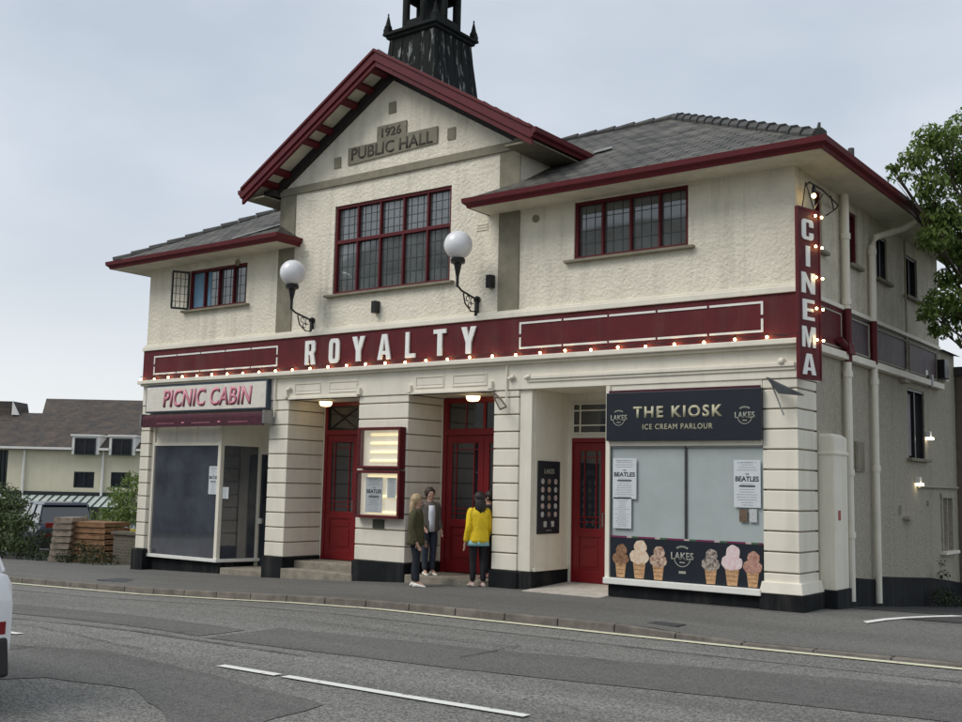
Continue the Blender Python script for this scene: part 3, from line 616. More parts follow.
P('shop_window', MB().bar((-13.15, .18, 1.48), (-12.97, 1.03, 1.48), .01, 2.49), M['glass_shop'])
bd = P('door', MB().box(-12.9, -12.2, 1.08, 1.11, .06, 2.55), mat('navy_door', (.02, .03, .045), .4, var=.1), bevel=.004)
MB().box(-12.8, -12.3, 1.07, 1.078, 1.0, 2.4).obj('glass', M['glass_dark'], bd); MB().box(-12.86, -12.8, 1.0, 1.08, 1.0, 1.12).obj('letter_plate', M['white'], bd)
# picnic awning roller
mb = MB(); mb.tube([(-15.55, -.18, 3.30), (-11.35, -.18, 3.30)], [.12, .12], 12); mb.box(-15.5, -11.4, -.3, -.24, 3.13, 3.32); aw = P('awning', mb, M['awning'], smooth=False)
for x in (-15.57, -11.37): MB().box(x-.03, x+.03, -.3, 0, 3.16, 3.44).obj('end_bracket', M['steel'], aw)
text('lettering', '\u2013\u2013\u2013  \u2022  \u2013\u2013\u2013  \u2022  \u2013\u2013\u2013', M['pink'], aw, (-13.4, -.302, 3.22), 3.1, .03, extrude=.003)

# ---- windows upstairs
def window(r, cols, zsplit=None, lead=(3, 4), y=.12, mm='maroon_trim', curtain=None, sill=True, fw_=.06):
    a, b, c, d = r; f = MB(); t = fw_
    f.box(a, b, y-.09, y+.02, d-t, d); f.box(a, b, y-.09, y+.02, c, c+t); f.box(a, a+t, y-.088, y+.02, c+t, d-t); f.box(b-t, b, y-.088, y+.02, c+t, d-t)
    for k in range(1, cols): x = a+(b-a)*k/cols; f.box(x-.021, x+.021, y-.08, y+.01, c+t, d-t)
    if zsplit: f.box(a+t, b-t, y-.085, y+.015, zsplit-.035, zsplit+.035)
    pane = P('window', MB().box(a+.02, b-.02, y-.012, y-.004, c+.02, d-.02), M['glass'])
    f.obj('frame', M[mm], pane, bevel=.004)
    g = MB(); zs = [(c+t, (zsplit or d-t)), (zsplit, d-t)] if zsplit else [(c+t, d-t)]
    for k in range(cols):
        u0 = a+(b-a)*k/cols; u1 = a+(b-a)*(k+1)/cols
        for j in range(1, lead[0]): x = u0+(u1-u0)*j/lead[0]; g.box(x-.005, x+.005, y-.02, y-.012, c+t, d-t)
        for z0, z1 in zs:
            for j in range(1, lead[1]): z = z0+(z1-z0)*j/lead[1]; g.box(u0, u1, y-.019, y-.013, z-.005, z+.005)
    g.obj('glazing_bar', M['lead'], pane)
    if sill: MB().box(a-.16, b+.12, -.10, y-.09, c-.05, c-.002).obj('sill', M['olive'], pane, bevel=.008)
    return pane
window(W2, 5, 6.88, (4, 4))
window(W3, 4, None, (3, 4))
w1 = window(W1, 4, None, (3, 4))
MB().box(-14.36, -13.98, .098, .104, 5.9, 6.7).box(-13.86, -13.75, .098, .104, 5.9, 6.7).obj('curtain', M['curtain'], w1)
# open leaded casement, swung out from the left end of the left window
g = MB(); hx, hy = -14.42, -.0; ex, ey = -14.62, -.34; c, d = 5.85, 6.74
for z in (c+.02, d-.02): g.bar((hx, hy, z), (ex, ey, z), .035, .045)
for q in (.04, .96): g.bar((hx+(ex-hx)*q, hy+(ey-hy)*q, c+.04), (hx+(ex-hx)*q, hy+(ey-hy)*q, d-.04), .035, .035)
for j in range(1, 4): q = j/4; g.bar((hx+(ex-hx)*q, hy+(ey-hy)*q, c+.04), (hx+(ex-hx)*q, hy+(ey-hy)*q, d-.04), .012, .012)
for j in range(1, 5): z = c+(d-c)*j/5; g.bar((hx, hy, z), (ex, ey, z), .011, .011)
cz = g.obj('casement', M['black'], w1)
# side windows
for i, (a, b, c, d) in enumerate(SW):
    p = P('window', MB().box(-.10, -.09, a, b, c, d), M['glass_dark'])
    f = MB(); f.box(-.12, -.03, a, a+.04, c, d).box(-.12, -.03, b-.04, b, c, d).box(-.12, -.028, a+.04, b-.04, d-.05, d).box(-.12, -.028, a+.04, b-.04, c, c+.05)
    if i > 1: f.box(-.12, -.04, (a+b)/2-.015, (a+b)/2+.015, c+.05, d-.05)
    if i == 2:
        pass
    f.obj('frame', M['maroon_trim'] if i < 2 else M['black'], p, bevel=.004)
    MB().box(-.02, .09, a-.12, b+.12, c-.06, c-.003).obj('sill', M['olive'], p, bevel=.006)
a, b, c, d = LW
p = P('window', MB().box(-.10, -.09, a, b, c, d), M['glass_dark'])
MB().box(-.12, -.02, a, a+.05, c, d).box(-.12, -.02, b-.05, b, c, d).box(-.12, -.018, a, b, d-.05, d).box(-.12, -.03, (a+b)/2-.03, (a+b)/2+.03, c, d).obj('frame', M['black'], p, bevel=.004)
MB().box(-.085, -.075, a+.1, (a+b)/2-.12, c+.05, d-.1).box(-.085, -.075, (a+b)/2+.1, (a+b)/2+.2, c+.05, d-.5).obj('curtain', mat('pale_curtain', (.3, .28, .3), .9, var=.2), p)
MB().box(-.02, .1, a-.12, b+.12, c-.06, c-.003).obj('sill', M['olive'], p, bevel=.006)
p = P('window', MB().box(-.10, -.09, 7.95, 8.85, .82, 1.95), mat('boarded_white', (.33, .31, .27), .7, var=.2, vscale=3))
MB().box(-.1, .03, 7.95, 8.02, .82, 1.95).box(-.1, .03, 8.78, 8.85, .82, 1.95).box(-.1, .04, 7.9, 8.9, 1.9, 2.0).box(-.1, .028, 8.35, 8.4, .82, 1.9).obj('frame', M['roughcast_side'], p, bevel=.004)
MB().box(-.02, .12, 7.85, 8.95, .75, .815).obj('sill', M['smooth'], p, bevel=.006)
# ---- side band, ledges
mb = MB().box(0, .05, 0, 1.95, 4.25, 4.96); P('name_band', mb, M['maroon'])
mb = MB().box(0, .04, 1.95, 7.9, 4.25, 4.93)
P('name_band', mb, M['maroon_old'])
mb = MB()
for a, b in ((.15, 1.85), (2.15, 3.3), (3.5, 5.6), (5.75, 7.7)):
    for z in (4.30, 4.86): mb.box(.03, .06, a, b, z, z+.025)
    for y in (a, b-.025): mb.box(.03, .06, y, y+.025, 4.325, 4.86)
P('band_lining', mb, M['roughcast_side'])
P('cornice', MB().box(0, .14, 0.001, 7.95, 4.13, 4.25), M['smooth'], bevel=.01)
P('band_moulding', MB().box(0, .08, .001, 7.95, 4.96, 5.03), M['smooth'], bevel=.008)
P('side_pier', MB().box(-.02, .24, .86, 1.46, .5, 2.82, 0, 0).box(-.02, .26, .84, 1.48, 2.55, 2.60).loft([[(-.02, .86, 2.82), (.24, .86, 2.82), (.24, 1.46, 2.82), (-.02, 1.46, 2.82)], [(-.02, .9, 2.88), (.16, .9, 2.88), (.16, 1.42, 2.88), (-.02, 1.42, 2.88)]]), M['smooth'], bevel=.01)
P('plinth', MB().box(-.02, .27, .83, 1.49, -.1, .5), M['plinth'], bevel=.01)
# black plinth down the lane, top wanders with the fall
mb = MB(); top = [(1.49, .62), (2.2, .60), (3.4, .50), (3.9, .52), (5.5, .42), (7, .33), (8.2, .22), (9.37, .10)]
for (a, p_), (b, q_) in zip(top, top[1:]): mb.loft([[(0.0, a, -1.1), (.05, a, -1.1), (.05, a, p_), (.0, a, p_+.01)], [(0.0, b, -1.1), (.05, b, -1.1), (.05, b, q_), (.0, b, q_+.01)]])
P('plinth', mb, M['plinth'])
# ---- downpipes
def pipe(pts, r, mm, name='downpipe', col=()):
    mb = MB().tube(pts, r, 10)
    for (x, y, z) in col: mb.tube([(x, y, z-.05), (x, y, z+.05)], r*1.28, 10)
    return P(name, mb, M[mm], smooth=False)
pipe([(.10, 1.99, 4.96), (.10, 1.99, 6.92)], .062, 'smooth', col=[(.10, 1.99, 5.1), (.10, 1.99, 6.2)])
pipe([(.11, 1.99, 4.1), (.11, 1.99, 4.98)], .066, 'maroon', col=[(.11, 1.99, 4.32)])
P('hopper', MB().tube([(.12, 1.55, 4.42), (.12, 1.99, 4.3)], .06, 8).box(.04, .2, 1.83, 2.1, 4.22, 4.4, .02, .02), M['maroon'])
pipe([(.10, 1.99, .25), (.10, 1.99, 4.12)], .062, 'smooth', col=[(.10, 1.99, 1.3), (.10, 1.99, 3.9), (.10, 1.99, 2.3)])
pipe([(.62, 4.2, 6.85), (.45, 4.1, 6.72), (.14, 3.5, 6.48), (.10, 3.4, 6.3), (.10, 3.4, 4.93)], .058, 'smooth', col=[(.10, 3.4, 6.2)])
pipe([(.10, 3.4, 4.2), (.10, 3.4, 4.96)], .06, 'maroon')
pipe([(.10, 3.4, .12), (.10, 3.4, 4.22)], .055, 'smooth', col=[(.10, 3.4, 2.4), (.10, 3.4, 3.9)])
pipe([(.06, 5.55, 4.3), (.06, 5.55, 6.85)], .02, 'roughcast_side', 'cable_pipe')
P('junction_box', MB().box(.0, .12, 5.2, 5.5, 4.05, 4.3), M['roughcast_side'], bevel=.006)
pipe([(-15.98, .35, 5.1), (-15.98, .35, 6.3)], .04, 'black'); P('air_vent', MB().box(-16.05, -15.9, .3, .42, 6.3, 6.42), M['black'])
P('vent_grille', MB().box(0, .03, 2.55, 3.0, 2.33, 2.83).box(.03, .04, 2.6, 2.95, 2.38, 2.78), M['olive'])
P('meter_box', MB().box(0, .12, 5.25, 5.75, 1.5, 1.56).box(0, .05, 5.0, 5.05, 1.6, 1.75).box(0, .04, 6.9, 7.0, 1.75, 1.85), M['roughcast_side'])
pipe([(.05, 6.2, 2.12), (.05, 7.2, 2.12), (.05, 9.2, 2.12)], .025, 'roughcast_side', 'cable_pipe')
P('fire_notice', MB().box(.241, .247, 1.0, 1.1, 1.55, 1.7), mat('notice_red', (.35, .04, .03), .5))
# annex beyond + lean roof
mb = MB(); mb.face([(.12, 8.0, 4.98), (.12, 9.5, 4.98), (-6, 9.5, 6.2), (-6, 8.0, 6.2)]); P('annex_roof', mb, M['slate'], uv=True, fix=False)
# ---- main roofs
sl = .535
def rz(y): return 7.10+(y+.65)*sl
mb = MB(); RG = 9.63
mb.face([(-5.8, -.65, 7.1), (.65, -.65, 7.1), (-4.08, 4.08, RG), (-7.5, 4.08, RG), (-5.10, 2.2, rz(2.2)), (-5.10, 0, rz(0)), (-5.15, 0, rz(0))])
mb.face([(.65, -.65, 7.1), (.65, 8.81, 7.1), (-4.08, 4.08, RG)])
mb.face([(.65, 8.81, 7.1), (-8.3, 8.81, 7.1), (-8.3, 4.08, RG), (-4.08, 4.08, RG)])
mb.face([(-5.8, 0, 7.1), (-5.8, -.65, 7.1), (-5.15, 0, rz(0))])
mb.face([(-16.6, -.65, 7.1), (-10.8, -.65, 7.1), (-11.40, 0, rz(0)), (-11.43, 0, rz(0)), (-11.43, 2.2, rz(2.2)), (-9.2, 4.08, RG), (-11.87, 4.08, RG)])
mb.face([(-16.6, 8.81, 7.1), (-16.6, -.65, 7.1), (-11.87, 4.08, RG)])
mb.face([(-8.3, 8.81, 7.1), (-16.6, 8.81, 7.1), (-11.87, 4.08, RG), (-8.3, 4.08, RG)])
mb.face([(-10.8, -.65, 7.1), (-10.8, 0, 7.1), (-11.40, 0, rz(0))])
rf = P('roof', mb, M['slate'], uv=True, fix=False)
def ridge_tiles(a, b, parent, r=.11, step=.42):
    a = Vector(a); b = Vector(b); n = max(1, int((b-a).length/step)); m_ = MB()
    for k in range(n):
        p = a+(b-a)*(k/n); q = a+(b-a)*((k+1)/n)
        m_.tube([p+Vector((0, 0, .02)), q+Vector((0, 0, .0))], [r*1.12, r*.9], 8)
    return m_.obj('ridge_tile', M['ridge'], parent)
ridge_tiles((.6, -.6, 7.1), (-4.08, 4.08, RG), rf); ridge_tiles((-4.08, 4.08, RG), (-6.9, 4.08, RG), rf, .08); ridge_tiles((-4.08, 4.08, RG), (.6, 8.75, 7.1), rf)
ridge_tiles((-16.55, -.6, 7.1), (-11.87, 4.08, RG), rf, .09); ridge_tiles((-11.87, 4.08, RG), (-9.3, 4.08, RG), rf, .1)
MB().tube([(.55, -.55, 7.1), (.6, -.6, 7.32)], [.05, .02], 8).tube([(.60, .8, 7.15), (.60, .8, 7.3)], .05, 8).obj('finial', M['ridge'], rf)
MB().bar((-12.25, -.62, 7.14), (-11.43, .0, rz(0)+.03), .07, .03).obj('lead_flashing', M['flash'], rf)
MB().bar((-4.45, 1.45, rz(1.45)+.04), (-4.15, 1.62, rz(1.62)+.04), .10, .04).obj('lead_flashing', M['flash'], rf)
# eaves: soffit, fascia, gutter
mb = MB()
mb.box(-5.78, .63, -.63, 0, 6.92, 6.95).box(0, .63, 0, 8.78, 6.92, 6.95).box(-16.58, -10.82, -.63, 0, 6.92, 6.95).box(-16.58, -15.9, 0, 8.78, 6.92, 6.95)
P('soffit', mb, M['soffit'])
def gutter(pts, mm='maroon_trim'):
    m_ = MB(); prof = [(0, -.085), (.03, -.085), (.045, -.04), (.10, -.0), (.11, .085), (.085, .085), (.0, .085)]
    pts = [Vector(p) for p in pts]; rings = []
    for k, p in enumerate(pts):
        d0 = (p-pts[k-1]).normalized() if k else None; d1 = (pts[k+1]-p).normalized() if k < len(pts)-1 else None
        if d0 is None: d0 = d1
        if d1 is None: d1 = d0
        n0 = Vector((d0.y, -d0.x, 0)); n1 = Vector((d1.y, -d1.x, 0)); n = (n0+n1).normalized(); s_ = 1/max(.3, n.dot(n0))
        rings.append([p+n*u*s_+Vector((0, 0, v)) for u, v in prof])
    m_.loft(rings); return m_
P('gutter', gutter([(-5.78, 0, 7.0), (-5.78, -.63, 7.0), (.63, -.63, 7.0), (.63, 8.79, 7.0)]), M['maroon_trim'])
P('gutter', gutter([(-16.58, 8, 7.0), (-16.58, -.63, 7.0), (-10.82, -.63, 7.0), (-10.82, 0, 7.0)]), M['maroon_trim'])
# ---- gable roof
def gz(x): return 10.46-abs(x-GC)*.598
T0, T1 = -12.05, -4.49
mb = MB()
for s, xt in ((-1, T0), (1, T1)):
    mb.loft([[(GC, -.55, 10.46), (xt, -.55, gz(xt)), (xt, -.55, gz(xt)-.05), (GC, -.55, 10.41)], [(GC, 5.2, 10.46), (xt, 5.2, gz(xt)), (xt, 5.2, gz(xt)-.05), (GC, 5.2, 10.41)]])
gr_ = P('gable_roof', mb, M['slate'], uv=True)
ridge_tiles((GC, -.5, 10.44), (GC, 5.2, 10.44), gr_, .06)
mb = MB()
for s, xt in ((-1, T0), (1, T1)):
    def sec(x, y0, y1, dz0, dz1): return [(x, y0, gz(x)-dz0), (x, y1, gz(x)-dz0), (x, y1, gz(x)-dz1), (x, y0, gz(x)-dz1)]
    mb.loft([sec(GC, -.60, -.54, .02, .20), sec(xt, -.60, -.54, .02, .20)])
    mb.loft([sec(GC, -.565, -.50, .20, .31), sec(xt, -.565, -.50, .20, .31)])
    mb.loft([sec(GC, -.63, -.54, -.045, .02), sec(xt, -.63, -.54, -.045, .02)])
P('bargeboard', mb, M['maroon_trim'], bevel=.006)
mb = MB()
for xt in (T0+.05, T1-.05): mb.face([(GC, -.5, 10.27), (xt, -.5, gz(xt)-.19), (xt, 0, gz(xt)-.19), (GC, 0, 10.27)])
P('soffit', mb, M['soffit'])
mb = MB()
for xt in (T0+.45, T1-.45): mb.loft([sec(GC, -.09, 0, .192, .42), sec(xt, -.09, 0, .192, .42)])
P('wall_plate', mb, mat('dark_board', (.02, .016, .016), .7))
mb = MB()
for s in (-1, 1):
    for q in (.12, .52, .93, 1.62, 2.0, 2.85, 3.2):
        x = GC+s*q; u = Vector((s, 0, -.598)).normalized(); n = Vector((.598*s, 0, 1)).normalized()
        mb.obox((x, -.29, gz(x)-.25), u, (0, 1, 0), n, .07, .21, .05)
P('purlin_end', mb, M['maroon_trim'], bevel=.004)
# side eaves of gable roof and kneeler boxes
for xt, xw in ((T1, GR), (T0, GL)):
    s = 1 if xt > xw else -1
    P('soffit', MB().box(min(xt-.03*s, xw), max(xt-.03*s, xw), -.5, 5.2, gz(xt)-.22, gz(xt)-.19), M['olive'])
    P('kneeler', MB().box(min(xw, xw+.32*s), max(xw, xw+.32*s), -.22, 2.2 if s > 0 else .3, 8.06, 8.20), M['olive'] if s > 0 else mat('dark_kneeler', (.035, .03, .025), .8, var=.3))
    pts = [(xt, -.6, gz(xt)-.09), (xt, 5.2, gz(xt)-.09)]
    P('gutter', gutter(pts if s > 0 else pts[::-1]), M['maroon_trim'])
# cable strands / hooks near the corner
# ---- turret
tx, ty = GC, 1.13
T = MB(); T.mat(M['turret_stain'])
def sq(h, z): return [(tx-h, ty-h, z), (tx+h, ty-h, z), (tx+h, ty+h, z), (tx-h, ty+h, z)]
T.loft([sq(.77, 9.6), sq(.70, 10.3), sq(.645, 10.8), sq(.61, 11.22)])
tw = P('turret', T)
m_ = MB(); m_.loft([sq(.62, 11.2), sq(.66, 11.22), sq(.67, 11.27), sq(.72, 11.29), sq(.72, 11.34), sq(.64, 11.37), sq(.60, 11.42)])
for s1 in (-1, 1):
    for s2 in (-1, 1):
        m_.box(tx+s1*.64-.07, tx+s1*.64+.07, ty+s2*.64-.07, ty+s2*.64+.07, 11.34, 11.44)
        m_.lathe((tx+s1*.64, ty+s2*.64, 11.42), [(.075, 0), (.085, .06), (.055, .12), (.03, .24), (.012, .32), (.022, .34), (.004, .37)], 8)
        for k in range(-6, 7): pass
m_.obj('ledge', M['turret'], tw)
m_ = MB()
for k in range(8):
    a = math.pi/8+k*math.pi/4; r = .58
    m_.tube([(tx+r*math.cos(a), ty+r*math.sin(a), 11.38), (tx+r*math.cos(a), ty+r*math.sin(a), 12.35)], .065, 8)
    b2 = a+math.pi/4; 
    m_.bar((tx+r*math.cos(a), ty+r*math.sin(a), 11.47), (tx+r*math.cos(b2), ty+r*math.sin(b2), 11.47), .09, .16)
    m_.bar((tx+r*math.cos(a), ty+r*math.sin(a), 12.32), (tx+r*math.cos(b2), ty+r*math.sin(b2), 12.32), .12, .2)
m_.tube([(tx, ty, 11.3), (tx, ty, 12.4)], .24, 8)
m_.obj('lantern', M['turret'], tw)
MB().lathe((tx, ty, 12.4), [(.68, 0), (.72, .05), (.6, .1), (.55, .3), (.4, .55), (.18, .72), (.06, .82), (.04, 1.1), (.08, 1.16), (.01, 1.3)], 16).obj('dome', M['turret'], tw)
# batten seams on the turret sides
m_ = MB()
for k in range(5):
    q = -.5+.25*k
    m_.bar((tx+q*1.13, ty-.745, 9.7), (tx+q*.98, ty-.615, 11.18), .022, .02); m_.bar((tx+.745, ty+q*1.13, 9.7), (tx+.615, ty+q*.98, 11.18), .022, .02)
m_.obj('batten', M['turret_stain'], tw)

# ================================================================ SIGNS AND LIGHTS ON THE CINEMA
S = empty('name_sign', (-8.2, -.06, 4.62), 'row of raised white capital letters spelling ROYALTY on the maroon band', 'sign')
for ch, x in zip('ROYALTY', (-10.27, -9.58, -8.91, -8.22, -7.55, -6.83, -6.15)):
    glyph('letter', ch, M['letter'], S, (x, -.06, 4.61), {'L': .25, 'A': .34, 'Y': .34, 'T': .30}.get(ch, .29), .50, extrude=.035)
# cinema sign, projecting board
S = empty('projecting_sign', (.16, -.36, 3.62), 'tall narrow maroon board hung at the building corner with CINEMA in white letters down it', 'sign')
MB().box(.115, .16, -.36, .19, 3.62, 6.2).obj('board', M['maroon'], S, bevel=.006)
MB().box(.1605, .172, -.365, -.335, 3.62, 6.2).box(.1605, .172, .165, .195, 3.62, 6.2).box(.1605, .171, -.335, .165, 6.165, 6.2).box(.1605, .171, -.335, .165, 3.62, 3.655).obj('edge_trim', M['maroon_trim'], S)
for k, ch in enumerate('CINEMA'):
    z = 5.87-k*.405
    for fx, fc in ((.16, '+x'), (.115, '-x')): glyph('letter', ch, M['letter'], S, (fx, -.115, z), .10 if ch == 'I' else (.33 if ch in 'MAN' else .29), .31, face=fc, extrude=.012)
for k in range(5):
    z = 6.1-k*.47
    for y in (.03, .19):
        bb = MB().tube([(.165, y, z), (.19, y, z)], .014, 6).obj('bulb_holder', M['black'], S)
        MB().sphere((.205, y, z), .019, 8, 6).obj('bulb', M['bulb'], bb, smooth=True)
MB().tube([(.12, .1, 6.2), (.02, .5, 6.55)], .01, 6).tube([(.14, -.2, 6.2), (.1, -.05, 6.62), (.14, .1, 6.2)], .010, 6).tube([(-.05, .1, 4.2), (.12, .0, 4.2)], .02, 6).obj('bracket', M['black'], S)
S.rotation_euler = (0, 0, R(-15))
# iron arm above it with a bare bulb
S = empty('bracket_lamp', (0, .6, 6.62), 'thin iron arm with a bare lit bulb above the CINEMA board under the corner eave', 'lamp')
MB().tube([(.2, -.1, 6.55), (.22, .0, 6.63), (.2, .6, 6.66), (.12, 1.6, 6.64), (.02, 1.75, 6.62)], .014, 6).tube([(.2, 1.0, 6.65), (.2, 1.15, 6.45), (.02, 1.3, 6.42)], .012, 6).obj('arm', M['black'], S)
MB().lathe((.21, .22, 6.5), [(.03, 0), (.035, .08), (.02, .13)], 8).obj('bulb_holder', M['black'], S)
MB().sphere((.21, .22, 6.47), .034, 10, 8).obj('bulb', M['bulb'], S, smooth=True)
# festoon along the cornice
S = empty('festoon_lights', (-8, -.12, 4.25), 'string of small warm bulbs running the full width under the maroon name band', 'string lights')
nb = 32; pts = []
for k in range(nb): 
    x = -15.88+k*.5155
    pts.append((x, -.13, 4.335)); pts.append((x+.26, -.12, 4.30))
MB().tube(pts[:-1], .008, 5).obj('cable', M['black'], S)
h0 = b0 = None
for k in range(nb):
    x = -15.88+k*.5155; dz = random.uniform(-.012, .012)
    MB().tube([(x, -.13, 4.34+dz), (x, -.13, 4.31+dz)], .014, 6).obj('bulb_holder', M['black'], S)
    MB().sphere((x, -.13, 4.279+dz), .023, 8, 6).obj('bulb', M['bulb'], S, smooth=True)
# globe lanterns
def globe_lamp(x, z, label):
    S = empty('globe_lantern', (x, 0, z), label, 'wall lamp', 'white globe lanterns on iron brackets')
    m_ = MB().lathe((x, -.02, z), [(.07, -.02), (.07, .02)], 8, 'y').box(x-.03, x+.03, -.06, 0, z-.28, z+.05)
    m_.tube([(x, -.03, z), (x, -.5, z+.1), (x, -.6, z+.16)], [.022, .02, .02], 8)
    m_.tube([(x, -.05, z-.22), (x, -.2, z-.24), (x, -.38, z-.12), (x, -.44, z+.06)], .014, 6)
    for cy_, cz_, rr in ((-.16, -.04, .06), (-.3, -.02, .05), (-.24, -.13, .045)):
        m_.tube([(x, cy_+rr*math.cos(a*.6), z+cz_+rr*math.sin(a*.6)) for a in range(10)], .009, 5)
    m_.lathe((x, -.05, z-.3), [(.004, -.05), (.03, -.02), (.035, .02), (.02, .05)], 8)
    m_.obj('bracket', M['black'], S)
    MB().lathe((x, -.62, z+.14), [(.02, 0), (.028, .05), (.03, .2), (.07, .4), (.075, .42), (.13, .44), (.14, .5), (.12, .53)], 14).obj('lamp_post', M['black'], S)
    MB().sphere((x, -.62, z+.91), .262, 28, 20).obj('globe', M['globe'], S, smooth=True)
globe_lamp(-10.31, 5.29, 'white globe lantern on the wall between the left wing window and the gable window')
globe_lamp(-6.02, 5.36, 'white globe lantern just right of the big gable window')
for x, z, lab in ((-5.69, 5.66, 'small black speaker box on the wall just right of the right globe lantern'), (-8.5, 5.42, 'small black box on the wall below the big gable window')):
    o = MB().box(x-.06, x+.06, -.14, -.0, z-.12, z+.12).box(x-.09, x-.06, -.09, -.05, z-.02, z+.02).obj('wall_speaker', M['black'], bevel=.01); tagobj(o, lab, 'speaker')
# recess lights
for x, y, lab in ((-10.35, .5, 'round glowing ceiling light in the left doorway'), (-6.5, .55, 'round glowing ceiling light in the middle doorway')):
    S = empty('ceiling_light', (x, y, 3.67), lab, 'ceiling light')
    MB().lathe((x, y, 3.64), [(.14, 0), (.15, .03)], 16).obj('base', M['white'], S)
    MB().lathe((x, y, 3.54), [(.05, 0), (.10, .01), (.13, .05), (.135, .1)], 16).obj('diffuser', M['ceil'], S, smooth=True)
# mirror lamp box at the middle door
# bracket hook on pillar
o = MB().tube([(-5.62, -.02, 3.66), (-5.5, -.12, 3.5), (-5.25, -.3, 3.3), (-5.12, -.3, 3.34), (-5.3, -.2, 3.48), (-5.55, -.08, 3.62)], .016, 6).obj('flag_bracket', mat('bronze', (.09, .06, .045), .5)); tagobj(o, 'bent metal hook bracket at the top of the pillar right of the middle red doors', 'bracket')
# triangular board below corner of cornice
S = empty('hinged_flap', (-.1, -.05, 3.6), 'dark triangular metal flap sticking out at the head of the corner pillar', 'flap')
m_ = MB(); m_.loft([[(-.42, -.14, 3.66), (.22, -.34, 3.36), (-.22, -.20, 3.42)], [(-.42, -.12, 3.68), (.22, -.32, 3.38), (-.22, -.18, 3.44)]]); m_.obj('panel', mat('flap_grey', (.06, .065, .07), .5, metal=.3, var=.3), S)
MB().tube([(-.36, -.12, 3.6), (-.16, -.14, 3.1)], .012, 6).tube([(-.42, -.02, 3.67), (-.42, -.14, 3.67)], .015, 6).obj('strut', M['steel'], S)
# speakers and floodlights on the lane wall
S = empty('floodlight', (.0, 8.2, 4.55), 'black floodlight beside a pale box at the far end of the lane wall band', 'floodlight')
MB().box(.02, .2, 7.75, 8.1, 4.35, 4.75).obj('lamp_head', M['black'], S, bevel=.02); MB().box(.0, .12, 8.14, 8.4, 4.33, 4.76).obj('control_box', M['smooth'], S, bevel=.01)
for (x, y, z, lab, mm) in ((.12, 6.95, 3.12, 'lit spotlight right of the lower window on the lane wall', 'bulb_white'), (.1, 6.15, 2.2, 'small lit square bulkhead lamp low on the lane wall', 'bulb_white'), ):
    S = empty('wall_spotlight', (0, y, z), lab, 'wall light')
    MB().box(.0, .1, y-.07, y+.07, z-.02, z+.1).obj('housing', M['white'], S, bevel=.01); MB().box(.02, .14, y-.06, y+.06, z-.07, z-.022).obj('diffuser', M[mm], S)
S = empty('security_camera', (0, 6.95, 4.2), 'small pale camera on the lane wall above the lower window', 'camera')
MB().box(0, .05, 6.9, 7.05, 4.2, 4.45).obj('mount', M['white'], S); MB().tube([(.12, 6.98, 4.1), (.1, 6.98, 4.35)], [.05, .07], 8).obj('housing', M['steel'], S)
# ---- picnic sign
S = empty('shop_sign', (-13.5, -.05, 3.8), 'cream fascia board with pink brush lettering PICNIC CABIN over the left shop', 'sign')
MB().box(-15.64, -11.46, -.13, -.02, 3.475, 4.105).obj('frame', mat('sign_edge', (.03, .05, .08), .5), S, bevel=.006)
MB().box(-15.6, -11.5, -.14, -.125, 3.51, 4.07).obj('panel', M['picsign'], S)
text('lettering_shadow', 'PICNIC CABIN', M['plum'], S, (-13.435, -.142, 3.785), 3.02, .40, extrude=.003, bold=.022, shear=.12, spacing=1.08)
text('lettering', 'PICNIC CABIN', M['pink'], S, (-13.46, -.146, 3.80), 3.02, .40, extrude=.003, bold=.012, shear=.12, spacing=1.08)
# ---- kiosk sign
S = empty('shop_sign', (-1.87, -.06, 3.1), 'dark navy fascia board reading THE KIOSK ICE CREAM PARLOUR above the right shop window', 'sign')
MB().box(-3.22, -.53, -.10, -.02, 2.74, 3.53).obj('board', M['navy'], S, bevel=.004)
text('lettering', 'THE KIOSK', M['gold'], S, (-1.93, -.103, 3.20), 1.56, .19, extrude=.006, bold=.03, spacing=1.25)
text('lettering', 'ICE CREAM PARLOUR', M['gold'], S, (-1.93, -.103, 2.965), 1.22, .085, extrude=.002, bold=0, spacing=1.15)
def emblem(S, x, z, s, y, mm='silverink', full=False):
    o = text('emblem_lettering', 'LAKES', M[mm], S, (x, y, z), .34*s, .10*s, extrude=.003, bold=.02)
    m_ = MB()
    for k in range(11):
        a = R(200+14*k); m_.obox((x+.12*s*math.cos(a), y-.002, z-.02*s+.12*s*math.sin(a)), (-math.sin(a), 0, math.cos(a)), (math.cos(a), 0, math.sin(a)), (0, 1, 0), .016*s, .006*s, .002)
    for k in range(7):
        a = R(55+70/6*k); m_.obox((x+.13*s*math.cos(a), y-.002, z+.02*s+.11*s*math.sin(a)), (-math.sin(a), 0, math.cos(a)), (math.cos(a), 0, math.sin(a)), (0, 1, 0), .009*s, .013*s, .002)
    m_.obox((x, y-.002, z-.085*s), (1, 0, 0), (0, 0, 1), (0, 1, 0), .04*s, .008*s, .002)
    m_.obj('emblem', M[mm], S)
emblem(S, -2.98, 3.12, .9, -.103); emblem(S, -.79, 3.12, .95, -.103)
# lamps over the kiosk sign
o = MB().box(-3.2, -.56, -.05, -.03, 3.535, 3.575).obj('blind_cassette', M['awning']); tagobj(o, 'thin dark plum blind rail above the navy ice cream shop board', 'blind')
